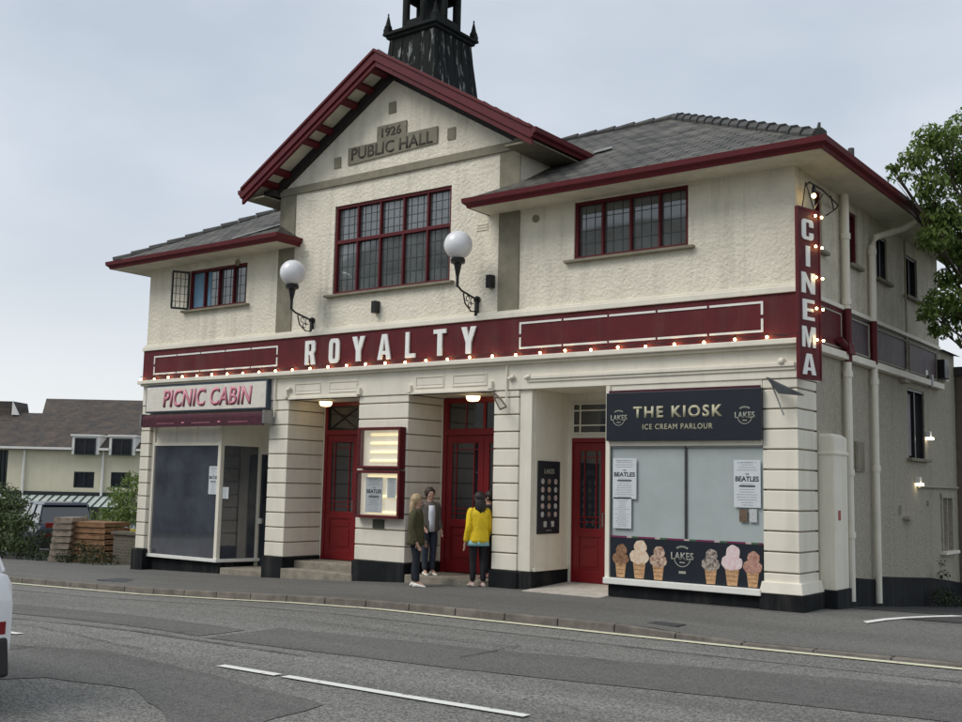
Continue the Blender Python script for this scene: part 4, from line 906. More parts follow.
# ice cream panel
S = empty('window_graphic', (-1.87, 0, .85), 'navy printed panel with six ice cream cones along the foot of the right shop window', 'window graphic')
MB().box(-3.17, -.562, -.008, .028, .525, 1.17).obj('board', M['navy'], S)
emblem(S, -1.88, .93, 1.15, -.012)
MB().box(-1.94, -1.82, -.014, -.011, .66, .70).obj('emblem', M['silverink'], S)
stripes = [((.20, .02, .09), .33), ((.45, .42, .4), .07), ((.05, .12, .06), .08)]
sm = [mat('print_%s' % n_, c_, .5, var=.2, vscale=12) for n_, c_ in (('plum', (.16, .02, .075)), ('cream', (.5, .42, .4)), ('green', (.06, .12, .06)))]
m_ = MB(); x = -3.17; k = 0
while x < -.57:
    wd = (.30, .09, .12)[k % 3]; m_.mat(sm[k % 3]); m_.box(x, min(x+wd, -.562), -.012, -.0, 1.172, 1.20); x += wd; k += 1
m_.obj('stripe', None, S)
cone = mat('print_cone', (.55, .33, .17), .5, var=.35, vscale=40)
flav = [((.12, .045, .02), (.42, .24, .14)), ((.80, .70, .54), (.66, .46, .32)), ((.72, .58, .45), (.22, .08, .05)), ((.6, .52, .45), (.05, .03, .02)), ((.74, .48, .52), (.80, .74, .70)), ((.62, .38, .28), (.30, .12, .10))]
for k, x in enumerate((-2.98, -2.64, -2.30, -1.40, -1.05, -.72)):
    big = k in (1, 4); s = 1.24 if big else 1.08; mm = mat('print_flavour', flav[k][0], .5, col2=flav[k][1], vscale=22)
    m_ = MB(); m_.mat(cone); q = lambda dx, z: (x+dx*s, -.014, .54+z*s)
    m_.prism([(x-.065*s, .535), (x+.065*s, .535), (x+.095*s, .535+.23*s), (x-.095*s, .535+.23*s)], 'y', -.0125, -.0085)
    for j in range(1, 4): m_.mat(mat('print_cone_line', (.22, .09, .035), .5)) if j == 1 else None; m_.box(x-.088*s+.012*(3-j), x+.088*s-.012*(3-j), -.0145, -.0125, .535+.055*j*s, .54+.055*j*s)
    m_.mat(mm)
    def blob(cx, cz, r, y, n=18):
        m_.prism([(cx+r*math.cos(a*2*math.pi/n)*(1+.06*math.sin(a*2.3+k)), cz+r*math.sin(a*2*math.pi/n)*(1+.06*math.cos(a*1.7+k))) for a in range(n)], 'y', y, -.0088)
    blob(x-.055*s, .535+.28*s, .085*s, -.0152); blob(x+.06*s, .535+.275*s, .08*s, -.0158); blob(x+.015*s, .535+.40*s, .092*s, -.0165); blob(x-.01, .535+.235*s, .055*s, -.0171, 9)
    m_.obj('ice_cream_picture', None, S)
# posters
def poster(x, z, wd, h, y, label, title=True, rot=0, nm='poster', grp=None, extra=None):
    S = empty(nm, (x, y, z), label, 'poster', grp)
    MB().box(x-wd/2, x+wd/2, y-.004, y, z-h/2, z+h/2).obj('sheet', M['paper'], S)
    m_ = MB(); zz = z+h/2-.05*h; r_ = random.Random(int(x*100)+7); k = 0
    while zz > z-h/2+.04*h:
        if title and abs(zz-(z+.12*h)) < .115*h: zz -= .03*h; continue
        L_ = wd*r_.uniform(.35, .8); 
        t = -L_/2
        while t < L_/2:
            a = r_.uniform(.02, .07)*wd*1.6; m_.box(x+t, x+min(t+a, L_/2), y-.0055, y-.004, zz-.009*h, zz+.007*h); t += a+.02*wd
        zz -= .055*h
    m_.obj('small_print', M['inkgrey'], S)
    if title:
        text('title', 'BEATLES', M['ink'], S, (x, y-.0045, z+.10*h), wd*.88, .11*h, extrude=.002, bold=.03)
        text('title', 'THE', M['ink'], S, (x, y-.0045, z+.20*h), wd*.13, .035*h, extrude=.002, bold=.01)
        text('title', 'ROYALTY', M['inkgrey'], S, (x, y-.0045, z+.44*h), wd*.7, .035*h, extrude=.002, spacing=1.5)
        MB().box(x-wd*.3, x+wd*.3, y-.006, y-.004, z-.07*h, z-.035*h).obj('title_rule', M['ink'], S)
poster(-2.92, 2.13, .44, .66, -.006, 'white poster headed BEATLES at the top left of the right shop window', grp='event posters')
poster(-2.96, 1.57, .34, .50, -.006, 'white text sheet without a title below the left poster on the right shop window', title=False)
poster(-.80, 2.08, .43, .72, -.006, 'white poster headed BEATLES at the right edge of the right shop window', grp='event posters')
S = empty('sticker', (-.8, 0, 1.6), 'pair of tiny stickers under the right poster on the shop window', 'sticker'); MB().box(-.93, -.80, -.006, 0, 1.5, 1.69).obj('sheet', mat('sticker_brown', (.15, .1, .07), .5, var=.6, vscale=60), S); MB().box(-.77, -.65, -.006, 0, 1.5, 1.70).obj('sheet', mat('sticker_pale', (.5, .52, .52), .5, var=.3, vscale=60), S)
poster(-13.38, 1.95, .30, .62, .118, 'narrow pale poster on the dark window of the left shop', grp=None)
poster(-13.0, 1.68, .2, .25, .16, 'small white notice beside the corner post of the left shop', title=False)
# poster cases with tube lights
def case(x0, x1, z0, z1, lab, lower):
    S = empty('poster_case', ((x0+x1)/2, 0, (z0+z1)/2), lab, 'poster case', 'illuminated poster cases')
    m_ = MB(); t = .055; y0 = -.17
    m_.box(x0, x1, y0, 0, z1-t, z1).box(x0, x1, y0, 0, z0, z0+t).box(x0, x0+t, y0, 0, z0+t, z1-t).box(x1-t, x1, y0, 0, z0+t, z1-t); m_.obj('frame', M['maroon_trim'], S, bevel=.006)
    MB().box(x0+t, x1-t, -.03, -.005, z0+t, z1-t).obj('back_panel', mat('case_back_glow', (.72, .70, .62), .5, emit=(1, .90, .68), estr=.28), S)  # panel emits faintly itself, standing in for tube light spread over it
    zz = (z0+t+.05, z1-t-.05, z0+t+.36) if lower else [z0+t+.1+k*.17 for k in range(4)]
    for z in zz: MB().tube([(x0+t+.2, -.045, z), (x1-t-.03, -.045, z)], .024, 8).obj('tube_light', M['tube_glow'], S)
    g = bpy.data.materials.get('case_glass')
    if not g:
        g = bpy.data.materials.new('case_glass'); g.use_nodes = True; t_ = g.node_tree; t_.nodes.clear(); a = t_.nodes.new('ShaderNodeBsdfTransparent'); b_ = t_.nodes.new('ShaderNodeBsdfGlossy'); b_.inputs['Roughness'].default_value = .03
        c = t_.nodes.new('ShaderNodeMixShader'); c.inputs[0].default_value = .12; o_ = t_.nodes.new('ShaderNodeOutputMaterial'); t_.links.new(a.outputs[0], c.inputs[1]); t_.links.new(b_.outputs[0], c.inputs[2]); t_.links.new(c.outputs[0], o_.inputs[0])
    MB().box(x0+t, x1-t, -.15, -.146, z0+t, z1-t).obj('glass', g, S)
case(-8.78, -7.67, 2.24, 3.04, 'upper lit poster case, empty but for glowing tubes, on the pillar between the red doors', False)
case(-8.82, -7.66, 1.30, 2.21, 'lower lit poster case holding two posters on the pillar between the red doors', True)
poster(-8.38, 1.74, .44, .68, -.07, 'white poster with bold title inside the lower lit case between the doors')
poster(-7.93, 1.88, .22, .38, -.07, 'small blue poster inside the lower lit case, right of the white one', title=False)
MB  # small notice below case
o = MB().box(-8.44, -8.15, -.02, 0, 1.1, 1.27).obj('notice_plate', mat('plate_dark', (.05, .06, .04), .5)); tagobj(o, 'small dark plate just below the lower lit poster case', 'plate')
# menu board on the recess wall (plane x = -4.76)
S = empty('menu_board', (-4.76, .55, 1.78), 'tall black menu board with rows of round ice cream pictures on the doorway wall', 'menu board')
MB().box(-4.775, -4.755, .2, .9, 1.14, 2.42).obj('board', M['navy'], S, bevel=.003)
text('emblem_lettering', 'LAKES', M['silverink'], S, (-4.755, .55, 2.24), .32, .09, face='+x', extrude=.003, bold=.02)
dm = [mat('menu_dot', c_, .5, var=.4, vscale=30) for c_ in ((.5, .5, .48), (.45, .32, .25), (.5, .38, .38), (.28, .2, .16))]
for r_i in range(5):
    for c_i in range(3):
        MB().lathe((-4.754, .34+c_i*.21, 2.06-r_i*.145), [(.052, 0), (.05, .004)], 12, 'x').obj('menu_picture', dm[(r_i*2+c_i*3) % 4], S)
for y in (.43, .67): MB().prism([(y-.04, 1.26), (y+.04, 1.26), (y+.05, 1.36), (y-.05, 1.36)], 'x', -4.755, -4.75).obj('menu_picture', dm[0], S)
text('small_print', 'MENU' if False else '\u2013\u2013\u2013', M['silverink'], S, (-4.755, .55, 1.2), .16, .012, face='+x', extrude=.002)

# ================================================================ PEOPLE
skin = mat('skin', (.50, .30, .22), .55, var=.06)
hairb = mat('hair_brown', (.035, .02, .013), .6, var=.3, vscale=30); hairl = mat('hair_blonde', (.42, .31, .18), .6, var=.3, vscale=30); haird = mat('hair_dark', (.015, .01, .008), .6, var=.3, vscale=30)
def skinmesh(name, chains, parent, mm, sub=2, root=0, extra=None):
    """chains: list of (list of (pos, radius)), joined where positions coincide"""
    vs = []; rs = []; es = []; idx = {}
    def vid(p, r):
        k = tuple(round(c, 4) for c in p)
        if k not in idx: idx[k] = len(vs); vs.append(p); rs.append(r)
        return idx[k]
    for ch in chains:
        pr = None
        for p, r in ch:
            i = vid(p, r)
            if pr is not None: es.append((pr, i))
            pr = i
    me = bpy.data.meshes.new(name+'_skel'); me.from_pydata(vs, es, [])
    o = bpy.data.objects.new('tmp', me); COL.objects.link(o)
    md = o.modifiers.new('s', 'SKIN'); md.use_smooth_shade = True; md.branch_smoothing = .3
    for i, r in enumerate(rs):
        sv = me.skin_vertices[0].data[i]; sv.radius = r if isinstance(r, tuple) else (r, r); sv.use_root = (i == root)
    ss = o.modifiers.new('ss', 'SUBSURF'); ss.levels = sub; ss.render_levels = sub
    bpy.context.view_layer.update()
    me2 = bpy.data.meshes.new_from_object(o.evaluated_get(bpy.context.evaluated_depsgraph_get())); bpy.data.objects.remove(o)
    me2.name = name; me2.materials.clear(); me2.materials.append(mm)
    if extra:
        bm = bmesh.new(); bm.from_mesh(me2); tmp = bpy.data.meshes.new('x'); tmp.from_pydata(extra.v, [], extra.f); bm.from_mesh(tmp); bm.to_mesh(me2); bm.free()
    me2.polygons.foreach_set('use_smooth', [True]*len(me2.polygons))
    o2 = bpy.data.objects.new(name, me2); COL.objects.link(o2); o2.parent = parent; return o2
def ell(c, rx, ry, n=16, tilt=0): return [(c[0]+rx*math.cos(2*math.pi*i/n)*(1 if math.cos(2*math.pi*i/n) > 0 else 1), c[1]+ry*math.sin(2*math.pi*i/n), c[2]+tilt*math.cos(2*math.pi*i/n)) for i in range(n)]
def person(pos, rz, H, label, pose, top, topcol, legcol, shoecol, hair, hem=.47, long_hair=False, bun=False, inner=None, trim=None, loose=1.0, skirt=None):
    # local frame: +x forward, +y left
    P_ = empty('person', pos, label, 'person', rz=rz); h = H
    hipw, shw = .052*h, .098*h
    la, ra = pose.get('la', 0), pose.get('ra', 0)
    an = {}
    for s, key in ((1, 'l'), (-1, 'r')):
        st = pose.get(key+'step', 0)
        hip = (0, s*hipw, .52*h); knee = (st*.5+.015, s*hipw*1.0, .285*h); ank = (st, s*hipw*.95, .05*h); toe = (st+.085*h, s*hipw*1.15, .018*h)
        sh = (0, s*shw, .805*h); e = pose.get(key+'elbow', (-.02*h, s*.125*h, .63*h)); wv = pose.get(key+'hand', (.03*h, s*.125*h, .50*h))
        an[key] = (hip, knee, ank, toe, sh, e, wv)
    chains = [[((0, 0, .53*h), (.07*h, .05*h)), ((0, 0, .60*h), (.062*h, .045*h)), ((0, 0, .70*h), (.07*h, .05*h)), ((-.005*h, 0, .79*h), (.07*h, .045*h)), ((0, 0, .84*h), .032*h), ((.008*h, 0, .872*h), .029*h), ((.012*h, 0, .905*h), (.046*h, .05*h)), ((.01*h, 0, .945*h), (.05*h, .056*h)), ((.006*h, 0, .975*h), (.038*h, .042*h))]]
    for key in 'lr':
        hip, knee, ank, toe, sh, e, wv = an[key]; s = 1 if key == 'l' else -1
        chains.append([((0, 0, .53*h), (.07*h, .05*h)), (hip, .052*h), (((hip[0]+knee[0])/2, hip[1], .4*h), .045*h), (knee, .032*h), (((knee[0]+ank[0])/2-.01*h, ank[1], .2*h), .032*h), (ank, .02*h), (toe, .017*h)])
        chains.append([((-.005*h, 0, .79*h), (.07*h, .045*h)), (sh, .035*h), (tuple((a+b)/2 for a, b in zip(sh, e)), .028*h), (e, .023*h), (tuple((a+b)/2 for a, b in zip(wv, e)), .021*h), (wv, .014*h)])
        wv_ = Vector(wv); d = (wv_-Vector(e)).normalized(); side = Vector((0, s, 0)).cross(d).normalized(); inn_ = d.cross(side)
        palm = wv_+d*.035*h; chains[-1].append((tuple(palm), (.018*h, .009*h)))
        for k, ln in enumerate((.038, .044, .042, .034)):
            b0 = palm+side*((k-1.5)*.0095*h)+d*.012*h; b1 = b0+d*ln*.5*h; b2 = b1+(d+inn_*s*.35*0+Vector((.25, 0, 0))).normalized()*ln*.5*h
            chains.append([(tuple(palm), (.018*h, .009*h)), (tuple(b0), .0052*h), (tuple(b1), .0048*h), (tuple(b2), .004*h)])
        t0 = wv_+d*.015*h-side*.014*h; t1 = t0+(d*.7-side).normalized()*.02*h; t2 = t1+d*.016*h
        chains.append([(wv, .014*h), (tuple(t0), .0065*h), (tuple(t1), .0055*h), (tuple(t2), .0045*h)])
    ex = MB()
    ex.sphere((.058*h, 0, .925*h), .0085*h, 8, 6, (1.1, .7, 1.5)); ex.sphere((.052*h, 0, .902*h), .01*h, 8, 6, (.6, 1.3, .35)); ex.sphere((.045*h, 0, .885*h), .016*h, 8, 6, (.9, 1, .7))
    for s in (-1, 1): ex.sphere((0, s*.05*h, .925*h), .012*h, 8, 6, (.8, .4, 1.4)); ex.sphere((.04*h, s*.022*h, .912*h), .016*h, 8, 6, (.8, .8, .9))
    body = skinmesh('body', chains, P_, skin, extra=ex)
    eb = MB()
    for s in (-1, 1): eb.sphere((.054*h, s*.018*h, .937*h), .0065*h, 8, 6, (.6, 1.2, .6))
    eb.obj('eyes', M['black'], P_) if False else put(eb.obj('eyes', M['black']), P_, True)
    # trousers
    lg = []
    for key in 'lr':
        hip, knee, ank, toe, *_ = an[key]
        lg.append([((0, 0, .53*h), (.08*h, .062*h)), (hip, .06*h*loose), (((hip[0]+knee[0])/2, hip[1], .4*h), .053*h*loose), (knee, .042*h*loose), (((knee[0]+ank[0])/2-.008*h, ank[1], .18*h), .040*h*loose), ((ank[0], ank[1], .05*h), .034*h*loose)])
    lg.append([((0, 0, .53*h), (.08*h, .062*h)), ((0, 0, .6*h), (.075*h, .055*h))])
    skinmesh('trousers', lg, P_, legcol)
    # coat
    n = 20; rings = []; w_ = .128 if top == 'coat' else .115
    for z, rx, ry in ((hem, .098, w_), (hem+.03, .097, w_), (.56, .09, .115), (.62, .084, .106), (.70, .085, .112), (.76, .08, .122), (.80, .068, .118), (.828, .05, .075), (.85, .036, .042)):
        ring = ell((-.004*h, 0, z*h), rx*h, ry*h, n)
        ring = [(p[0]+.008*h*math.sin(i*2.1+z*30)*(1 if z < .75 else .3), p[1], p[2]+(.003*h*math.sin(i*1.3) if z == hem else 0)) for i, p in enumerate(ring)]
        rings.append(ring)
    m_ = MB().loft(rings); ct = put(m_.obj(top, topcol, smooth=True), P_, True)
    sv = []
    for key in 'lr':
        hip, knee, ank, toe, sh, e, wv = an[key]; wq = tuple(a+(b-a)*.93 for a, b in zip(e, wv)); s0 = (sh[0], sh[1]*.75, sh[2]-.005*h)
        sv = [[(s0, .048*h), (sh, .047*h), (tuple((a+b)/2 for a, b in zip(sh, e)), .042*h), (e, .037*h), (tuple((a+b)/2 for a, b in zip(wq, e)), .034*h), (wq, .028*h)]]
        sl_ = skinmesh('sleeve', sv, P_, topcol)
    if inner: # open front showing shirt
        put(MB().loft([ell((.045*h, 0, z*h), .058*h, ry*h, 12) for z, ry in ((.50, .05), (.6, .048), (.72, .05), (.80, .04))]).obj('shirt', inner, smooth=True), P_, True)
    if skirt: put(MB().loft([ell((0, 0, (hem-.035)*h), .105*h, .125*h, 18), ell((0, 0, (hem+.02)*h), .095*h, .118*h, 18)]).obj('shirt_hem', skirt, smooth=True), P_, True)
    # shoes
    for key in 'lr':
        _, _, ank, toe, *_ = an[key]; a = Vector(ank); t = Vector(toe); rg = []
        for q, wd_, ht in ((-.045, .018, .02), (-.03, .024, .035), (0, .024, .042), (.04, .024, .032), (.075, .028, .022), (.098, .02, .016), (.105, .008, .01)):
            c = (a.x+q*h, a.y+(t.y-a.y)*max(0, q)/.1, 0)
            rg.append([(c[0], c[1]+wd_*h*math.cos(2*math.pi*i/10), max(.0, ht*h*(1+math.sin(2*math.pi*i/10))/2*1.25)) for i in range(10)])
        put(MB().loft(rg).obj('shoe', shoecol, smooth=True), P_, True)
    # hair
    m_ = MB(); rr = random.Random(3)
    i0 = 0; m_.sphere((-.008*h, 0, .948*h), .066*h, 18, 12, (1.02, .93, 1.0))
    m_.v = [(min(v[0], .035*h+.3*(v[2]-.93*h)) if v[2] < .965*h else v[0], v[1], v[2]) for v in m_.v]
    if long_hair:
        m_.loft([[(c[0]-.0*h+rx*h*math.cos(2*math.pi*i/14)*(1 if math.cos(2*math.pi*i/14) < 0 else .35), ry*h*math.sin(2*math.pi*i/14)*(1+.06*math.sin(5*i)), z*h+.012*h*math.sin(4*i)*(z < .8)) for i in range(14)] for c, rx, ry, z in (((-.01*h,), .05, .055, .96), ((-.022*h,), .055, .062, .90), ((-.03*h,), .055, .064, .85), ((-.035*h,), .05, .06, .80), ((-.04*h,), .035, .045, .74 if long_hair > 1 else .79))])
    if bun: m_.sphere((-.07*h, 0, .955*h), .026*h, 10, 8)
    m_.v = [tuple(Vector(v)*(1+.0)+Vector((noise.noise(Vector(v)*Vector((1, 1, .35)).length*0+Vector((v[0]*60, v[1]*60, v[2]*12)))*.011*h, noise.noise(Vector((v[1]*60, v[0]*60, v[2]*12+5)))*.011*h, 0))) for v in m_.v]
    put(m_.obj('hair', hair, smooth=True), P_, True)
    return P_
denim = mat('trouser_navy', (.012, .016, .025), .85, var=.3, vscale=20, bump=.002, bscale=40)
leg_b = mat('leggings_black', (.01, .009, .012), .8, var=.2)
h = 1.66
person((-6.83, -.62, pave_z(-6.83, -.62)), R(25), 1.64, 'blonde woman in a long olive green coat and dark trousers on the pavement', {'rhand': (.05*h, -.12*h, .47*h), 'lhand': (.05*h, .12*h, .49*h), 'rstep': .06, 'lstep': -.04}, 'coat', mat('olive_coat', (.07, .066, .032), .9, var=.25, vscale=12, bump=.008, bscale=14), denim, M['white'], hairl, hem=.455, long_hair=2)
person((-7.22, .22, .275), R(-28), 1.62, 'woman with tied brown hair in an open grey jacket and white top on the step', {'rhand': (.10*h, -.10*h, .53*h), 'lhand': (.06*h, .12*h, .5*h), 'rstep': .03}, 'jacket', mat('grey_jacket', (.12, .105, .09), .9, var=.25, vscale=14, bump=.006, bscale=14), mat('jeans', (.03, .04, .06), .85, var=.3, vscale=20), M['white'], hairb, hem=.50, bun=True, inner=mat('white_top', (.62, .64, .70), .8, var=.1))
person((-5.80, -.12, pave_z(-5.8, -.1)), R(150), 1.66, 'dark haired woman in a bright yellow jacket and black leggings facing the red doors', {'rhand': (.07*h, -.11*h, .48*h), 'lhand': (.03*h, .14*h, .46*h), 'lstep': .04, 'rstep': -.05}, 'jacket', mat('yellow_jacket', (.80, .56, .012), .7, var=.12, vscale=10, bump=.012, bscale=11), leg_b, mat('sandal', (.45, .36, .32), .6), haird, hem=.47, long_hair=1, loose=.95, skirt=mat('teal_hem', (.25, .48, .50), .8))
person((-6.12, .62, .275), R(195), 1.58, 'person in dark clothes half hidden behind the yellow jacket, face turned left', {'lhand': (.09*h, .06*h, .62*h), 'lelbow': (.02*h, .12*h, .64*h)}, 'coat', mat('black_coat', (.014, .013, .016), .9, var=.3), leg_b, mat('shoe_pink', (.4, .2, .2), .6), haird, hem=.45)

# ================================================================ VEHICLES
def wheel(parent, x, y, r, wd):
    w_ = MB().lathe((x, y, r), [(r*.62, -wd/2), (r*.93, -wd/2), (r, -wd*.35), (r, wd*.35), (r*.93, wd/2), (r*.62, wd/2)], 24, 'y').obj('wheel', mat('tyre', (.012, .012, .012), .85)); put(w_, parent, True)
    s = 1 if y > 0 else -1; m_ = MB().lathe((x, y, r), [(r*.6, -wd*.3), (r*.6, wd*.3)], 20, 'y')
    for k in range(5):
        a = k*2*math.pi/5; m_.obox((x+r*.32*math.cos(a), y+s*wd*.42, r+r*.32*math.sin(a)), (math.cos(a), 0, math.sin(a)), (0, 1, 0), (-math.sin(a), 0, math.cos(a)), r*.3, .012, r*.07)
    put(m_.obj('rim', M['steel']), w_, True)
def car(pos, rz, label, paint, L_=4.4, Wd=1.82, H=1.6, suv=True, plate=(.75, .6, .05)):
    """local: +x is the front"""
    C = empty('parked_car', pos, label, 'car', rz=rz); b = Wd/2; k = 14
    def body_ring(x, zt, wb, zb=.3):
        pts = [(-wb*.92, zb), (-wb, zb+.12), (-wb, zb+.42), (-wb*.985, zt-.12), (-wb*.93, zt-.03), (-wb*.8, zt), (wb*.8, zt), (wb*.93, zt-.03), (wb*.985, zt-.12), (wb, zb+.42), (wb, zb+.12), (wb*.92, zb)]
        return [(x, y, z) for y, z in pts]
    hh = H; belt = .60*hh+.02; hood = .56*hh
    st = [(-L_/2, belt-.10, b*.93, .42), (-L_/2+.06, belt-.02, b*.97, .34), (-L_/2+.3, belt, b*.99, .3), (-L_/2+1.2, belt, b, .27), (0, belt, b, .27), (L_/2-1.35, belt-.02, b, .27), (L_/2-1.1, hood+.05, b*.99, .27), (L_/2-.4, hood-.02, b*.95, .3), (L_/2-.08, hood-.14, b*.88, .33), (L_/2, hood-.3, b*.8, .38)]
    pb = mat('car_paint', paint, .3, var=.03, spec=.5, coat=.6)
    body = put(MB().loft([body_ring(x, z, w_, zb) for x, z, w_, zb in st]).obj('body', pb, bevel=.03, smooth=True), C, True)
    # greenhouse
    gx = [(-L_/2+.16 if suv else -L_/2+.75, belt-.02, -L_/2+.5 if suv else -L_/2+1.15), (L_/2-1.25, belt-.02, L_/2-2.0)]
    bot = [(gx[0][0], b*.90), (gx[1][0], b*.92)]; topx = [(gx[0][2], b*.72), (gx[1][2], b*.74)]
    m_ = MB(); m_.loft([[(bot[0][0], -bot[0][1], belt-.03), (bot[1][0], -bot[1][1], belt-.03), (bot[1][0], bot[1][1], belt-.03), (bot[0][0], bot[0][1], belt-.03)], [(topx[0][0], -topx[0][1], hh-.06), (topx[1][0], -topx[1][1], hh-.06), (topx[1][0], topx[1][1], hh-.06), (topx[0][0], topx[0][1], hh-.06)]])
    put(m_.obj('window', M['glass_dark'], bevel=.03), C, True)
    m_ = MB(); m_.loft([[(topx[0][0]-.1, -b*.75, hh-.08), (topx[1][0]+.08, -b*.76, hh-.08), (topx[1][0]+.08, b*.76, hh-.08), (topx[0][0]-.1, b*.75, hh-.08)], [(topx[0][0]-.02, -b*.68, hh), (topx[1][0]-.1, -b*.68, hh-.0), (topx[1][0]-.1, b*.68, hh), (topx[0][0]-.02, b*.68, hh)]])
    for s in (-1, 1):
        for q in (0, .36, .68, 1):
            xb = bot[0][0]+(bot[1][0]-bot[0][0])*q; xt = topx[0][0]+(topx[1][0]-topx[0][0])*q
            m_.bar((xb, s*b*.915, belt-.04), (xt, s*b*.745, hh-.06), .07 if q in (0, 1) else .05, .03, (0, s, 0))
    put(m_.obj('roof', pb, bevel=.02), C, True)
    for s in (-1, 1):
        for x in (-L_/2+.82, L_/2-.85): wheel(C, x, s*(b-.11), .34 if suv else .31, .22)
        put(MB().box(L_/2-.2, L_/2-.03, s*b*.62-.16, s*b*.62+.16, hood-.30, hood-.14, .02, .02).obj('headlight', mat('lamp_clear', (.5, .5, .5), .1, spec=1)), C, True)
        put(MB().box(-L_/2-.004, -L_/2+.12, s*b*.62-.14, s*b*.62+.10, belt-.12, belt+.03, .01, .01).obj('tail_light', mat('lamp_red', (.25, .008, .01), .15, spec=1), bevel=.01), C, True)
        put(MB().box(-L_/2-.004, -L_/2+.12, s*b*.70-.16, s*b*.70+.13, .60, .70).obj('reflector', mat('lamp_red2', (.2, .006, .01), .2)), C, True)
        put(MB().loft([ell((L_/2-1.45, s*(b+.10), belt+.03+z), .08, .11*q, 10) for z, q in ((0, .7), (.06, 1), (.14, .7))]).obj('wing_mirror', pb), C, True)
    put(MB().box(-L_/2-.03, -L_/2+.3, -b*.93, b*.93, .26, .58, .02, .02).obj('bumper', mat('trim_black', (.015, .015, .016), .6), bevel=.03), C, True)
    put(MB().box(L_/2-.3, L_/2+.02, -b*.86, b*.86, .26, .50, .02, .02).obj('bumper', mat('trim_black', (.015, .015, .016), .6), bevel=.03), C, True)
    put(MB().box(-L_/2-.035, -L_/2-.0, -.26, .26, .68, .79).obj('number_plate', mat('plate', plate, .5)), C, True)
    return C
car((-4.66, -11.66, road_z(-4.7, -11.7)), R(180), 'white car with black lower bumper, cut off by the left edge in the near lane', (.78, .79, .80), H=1.82)
car((-26.3, 4.2, lot_z(-26.3, 4.2)), R(162), 'dark blue estate car parked behind the stacked pallets', (.012, .02, .045), L_=4.5, H=1.62)
car((-31, 10.5, lot_z(-31, 10)), R(150), 'silver saloon car in the car park left of centre', (.36, .38, .42), suv=False, H=1.45)
car((-28, 14, lot_z(-28, 14)), R(160), 'pale silver hatchback in the car park nearest the cinema wall', (.42, .44, .48), suv=False, H=1.5)
car((-41, 9.5, lot_z(-41, 9)), R(140), 'light grey car at the far left of the car park', (.4, .42, .44), suv=True, H=1.6)

# ================================================================ VEGETATION
def leaf_mat(name, c, c2, sub=.25):
    mt = bpy.data.materials.new(name); mt.use_nodes = True; t = mt.node_tree; n = t.nodes; l = t.links; b = n['Principled BSDF']
    b.inputs['Roughness'].default_value = .5; b.inputs['Specular IOR Level'].default_value = .35
    g = n.new('ShaderNodeNewGeometry'); r = n.new('ShaderNodeValToRGB'); r.color_ramp.elements[0].color = (*c, 1); r.color_ramp.elements[1].color = (*c2, 1)
    l.new(g.outputs['Random Per Island'], r.inputs[0]); l.new(r.outputs[0], b.inputs['Base Color'])
    tr = n.new('ShaderNodeBsdfTranslucent'); l.new(r.outputs[0], tr.inputs[0]); mxs = n.new('ShaderNodeMixShader'); mxs.inputs[0].default_value = sub
    l.new(b.outputs[0], mxs.inputs[1]); l.new(tr.outputs[0], mxs.inputs[2]); l.new(mxs.outputs[0], n['Material Output'].inputs[0]); return mt
LM = {'tree': leaf_mat('leaf_tree', (.07, .12, .026), (.21, .29, .075), .4), 'shrub': leaf_mat('leaf_shrub', (.035, .06, .018), (.10, .13, .04)), 'dark': leaf_mat('leaf_dark', (.018, .032, .012), (.05, .07, .025))}
bark = mat('bark', (.07, .055, .04), .95, var=.4, vscale=12, bump=.01, bscale=20)
def leaves(blobs, dens, size, rr, keep=None):
    v = []; f = []
    for (c, rad) in blobs:
        n = int(dens*rad*rad)
        for _ in range(n):
            d = Vector((rr.gauss(0, 1), rr.gauss(0, 1), rr.gauss(0, 1))).normalized(); p = Vector(c)+d*rad*(rr.random()**.45)*Vector((1, 1, .75)).z if False else Vector(c)+Vector((d.x, d.y, d.z*.72))*rad*(rr.random()**.42)
            if keep and not keep(p): continue
            s = size*rr.uniform(.6, 1.25); nrm = (d*.5+Vector((rr.uniform(-.8, .8), rr.uniform(-.8, .8), rr.uniform(-.1, 1.1)))).normalized()
            u = nrm.cross(Vector((rr.uniform(-1, 1), rr.uniform(-1, 1), rr.uniform(-.3, .3)))).normalized(); w_ = nrm.cross(u)
            i = len(v); droop = Vector((0, 0, -.25*s))
            v += [tuple(p-u*s), tuple(p-w_*s*.42), tuple(p+u*s+droop), tuple(p+w_*s*.42)]; f.append((i, i+1, i+2, i+3))
    return v, f
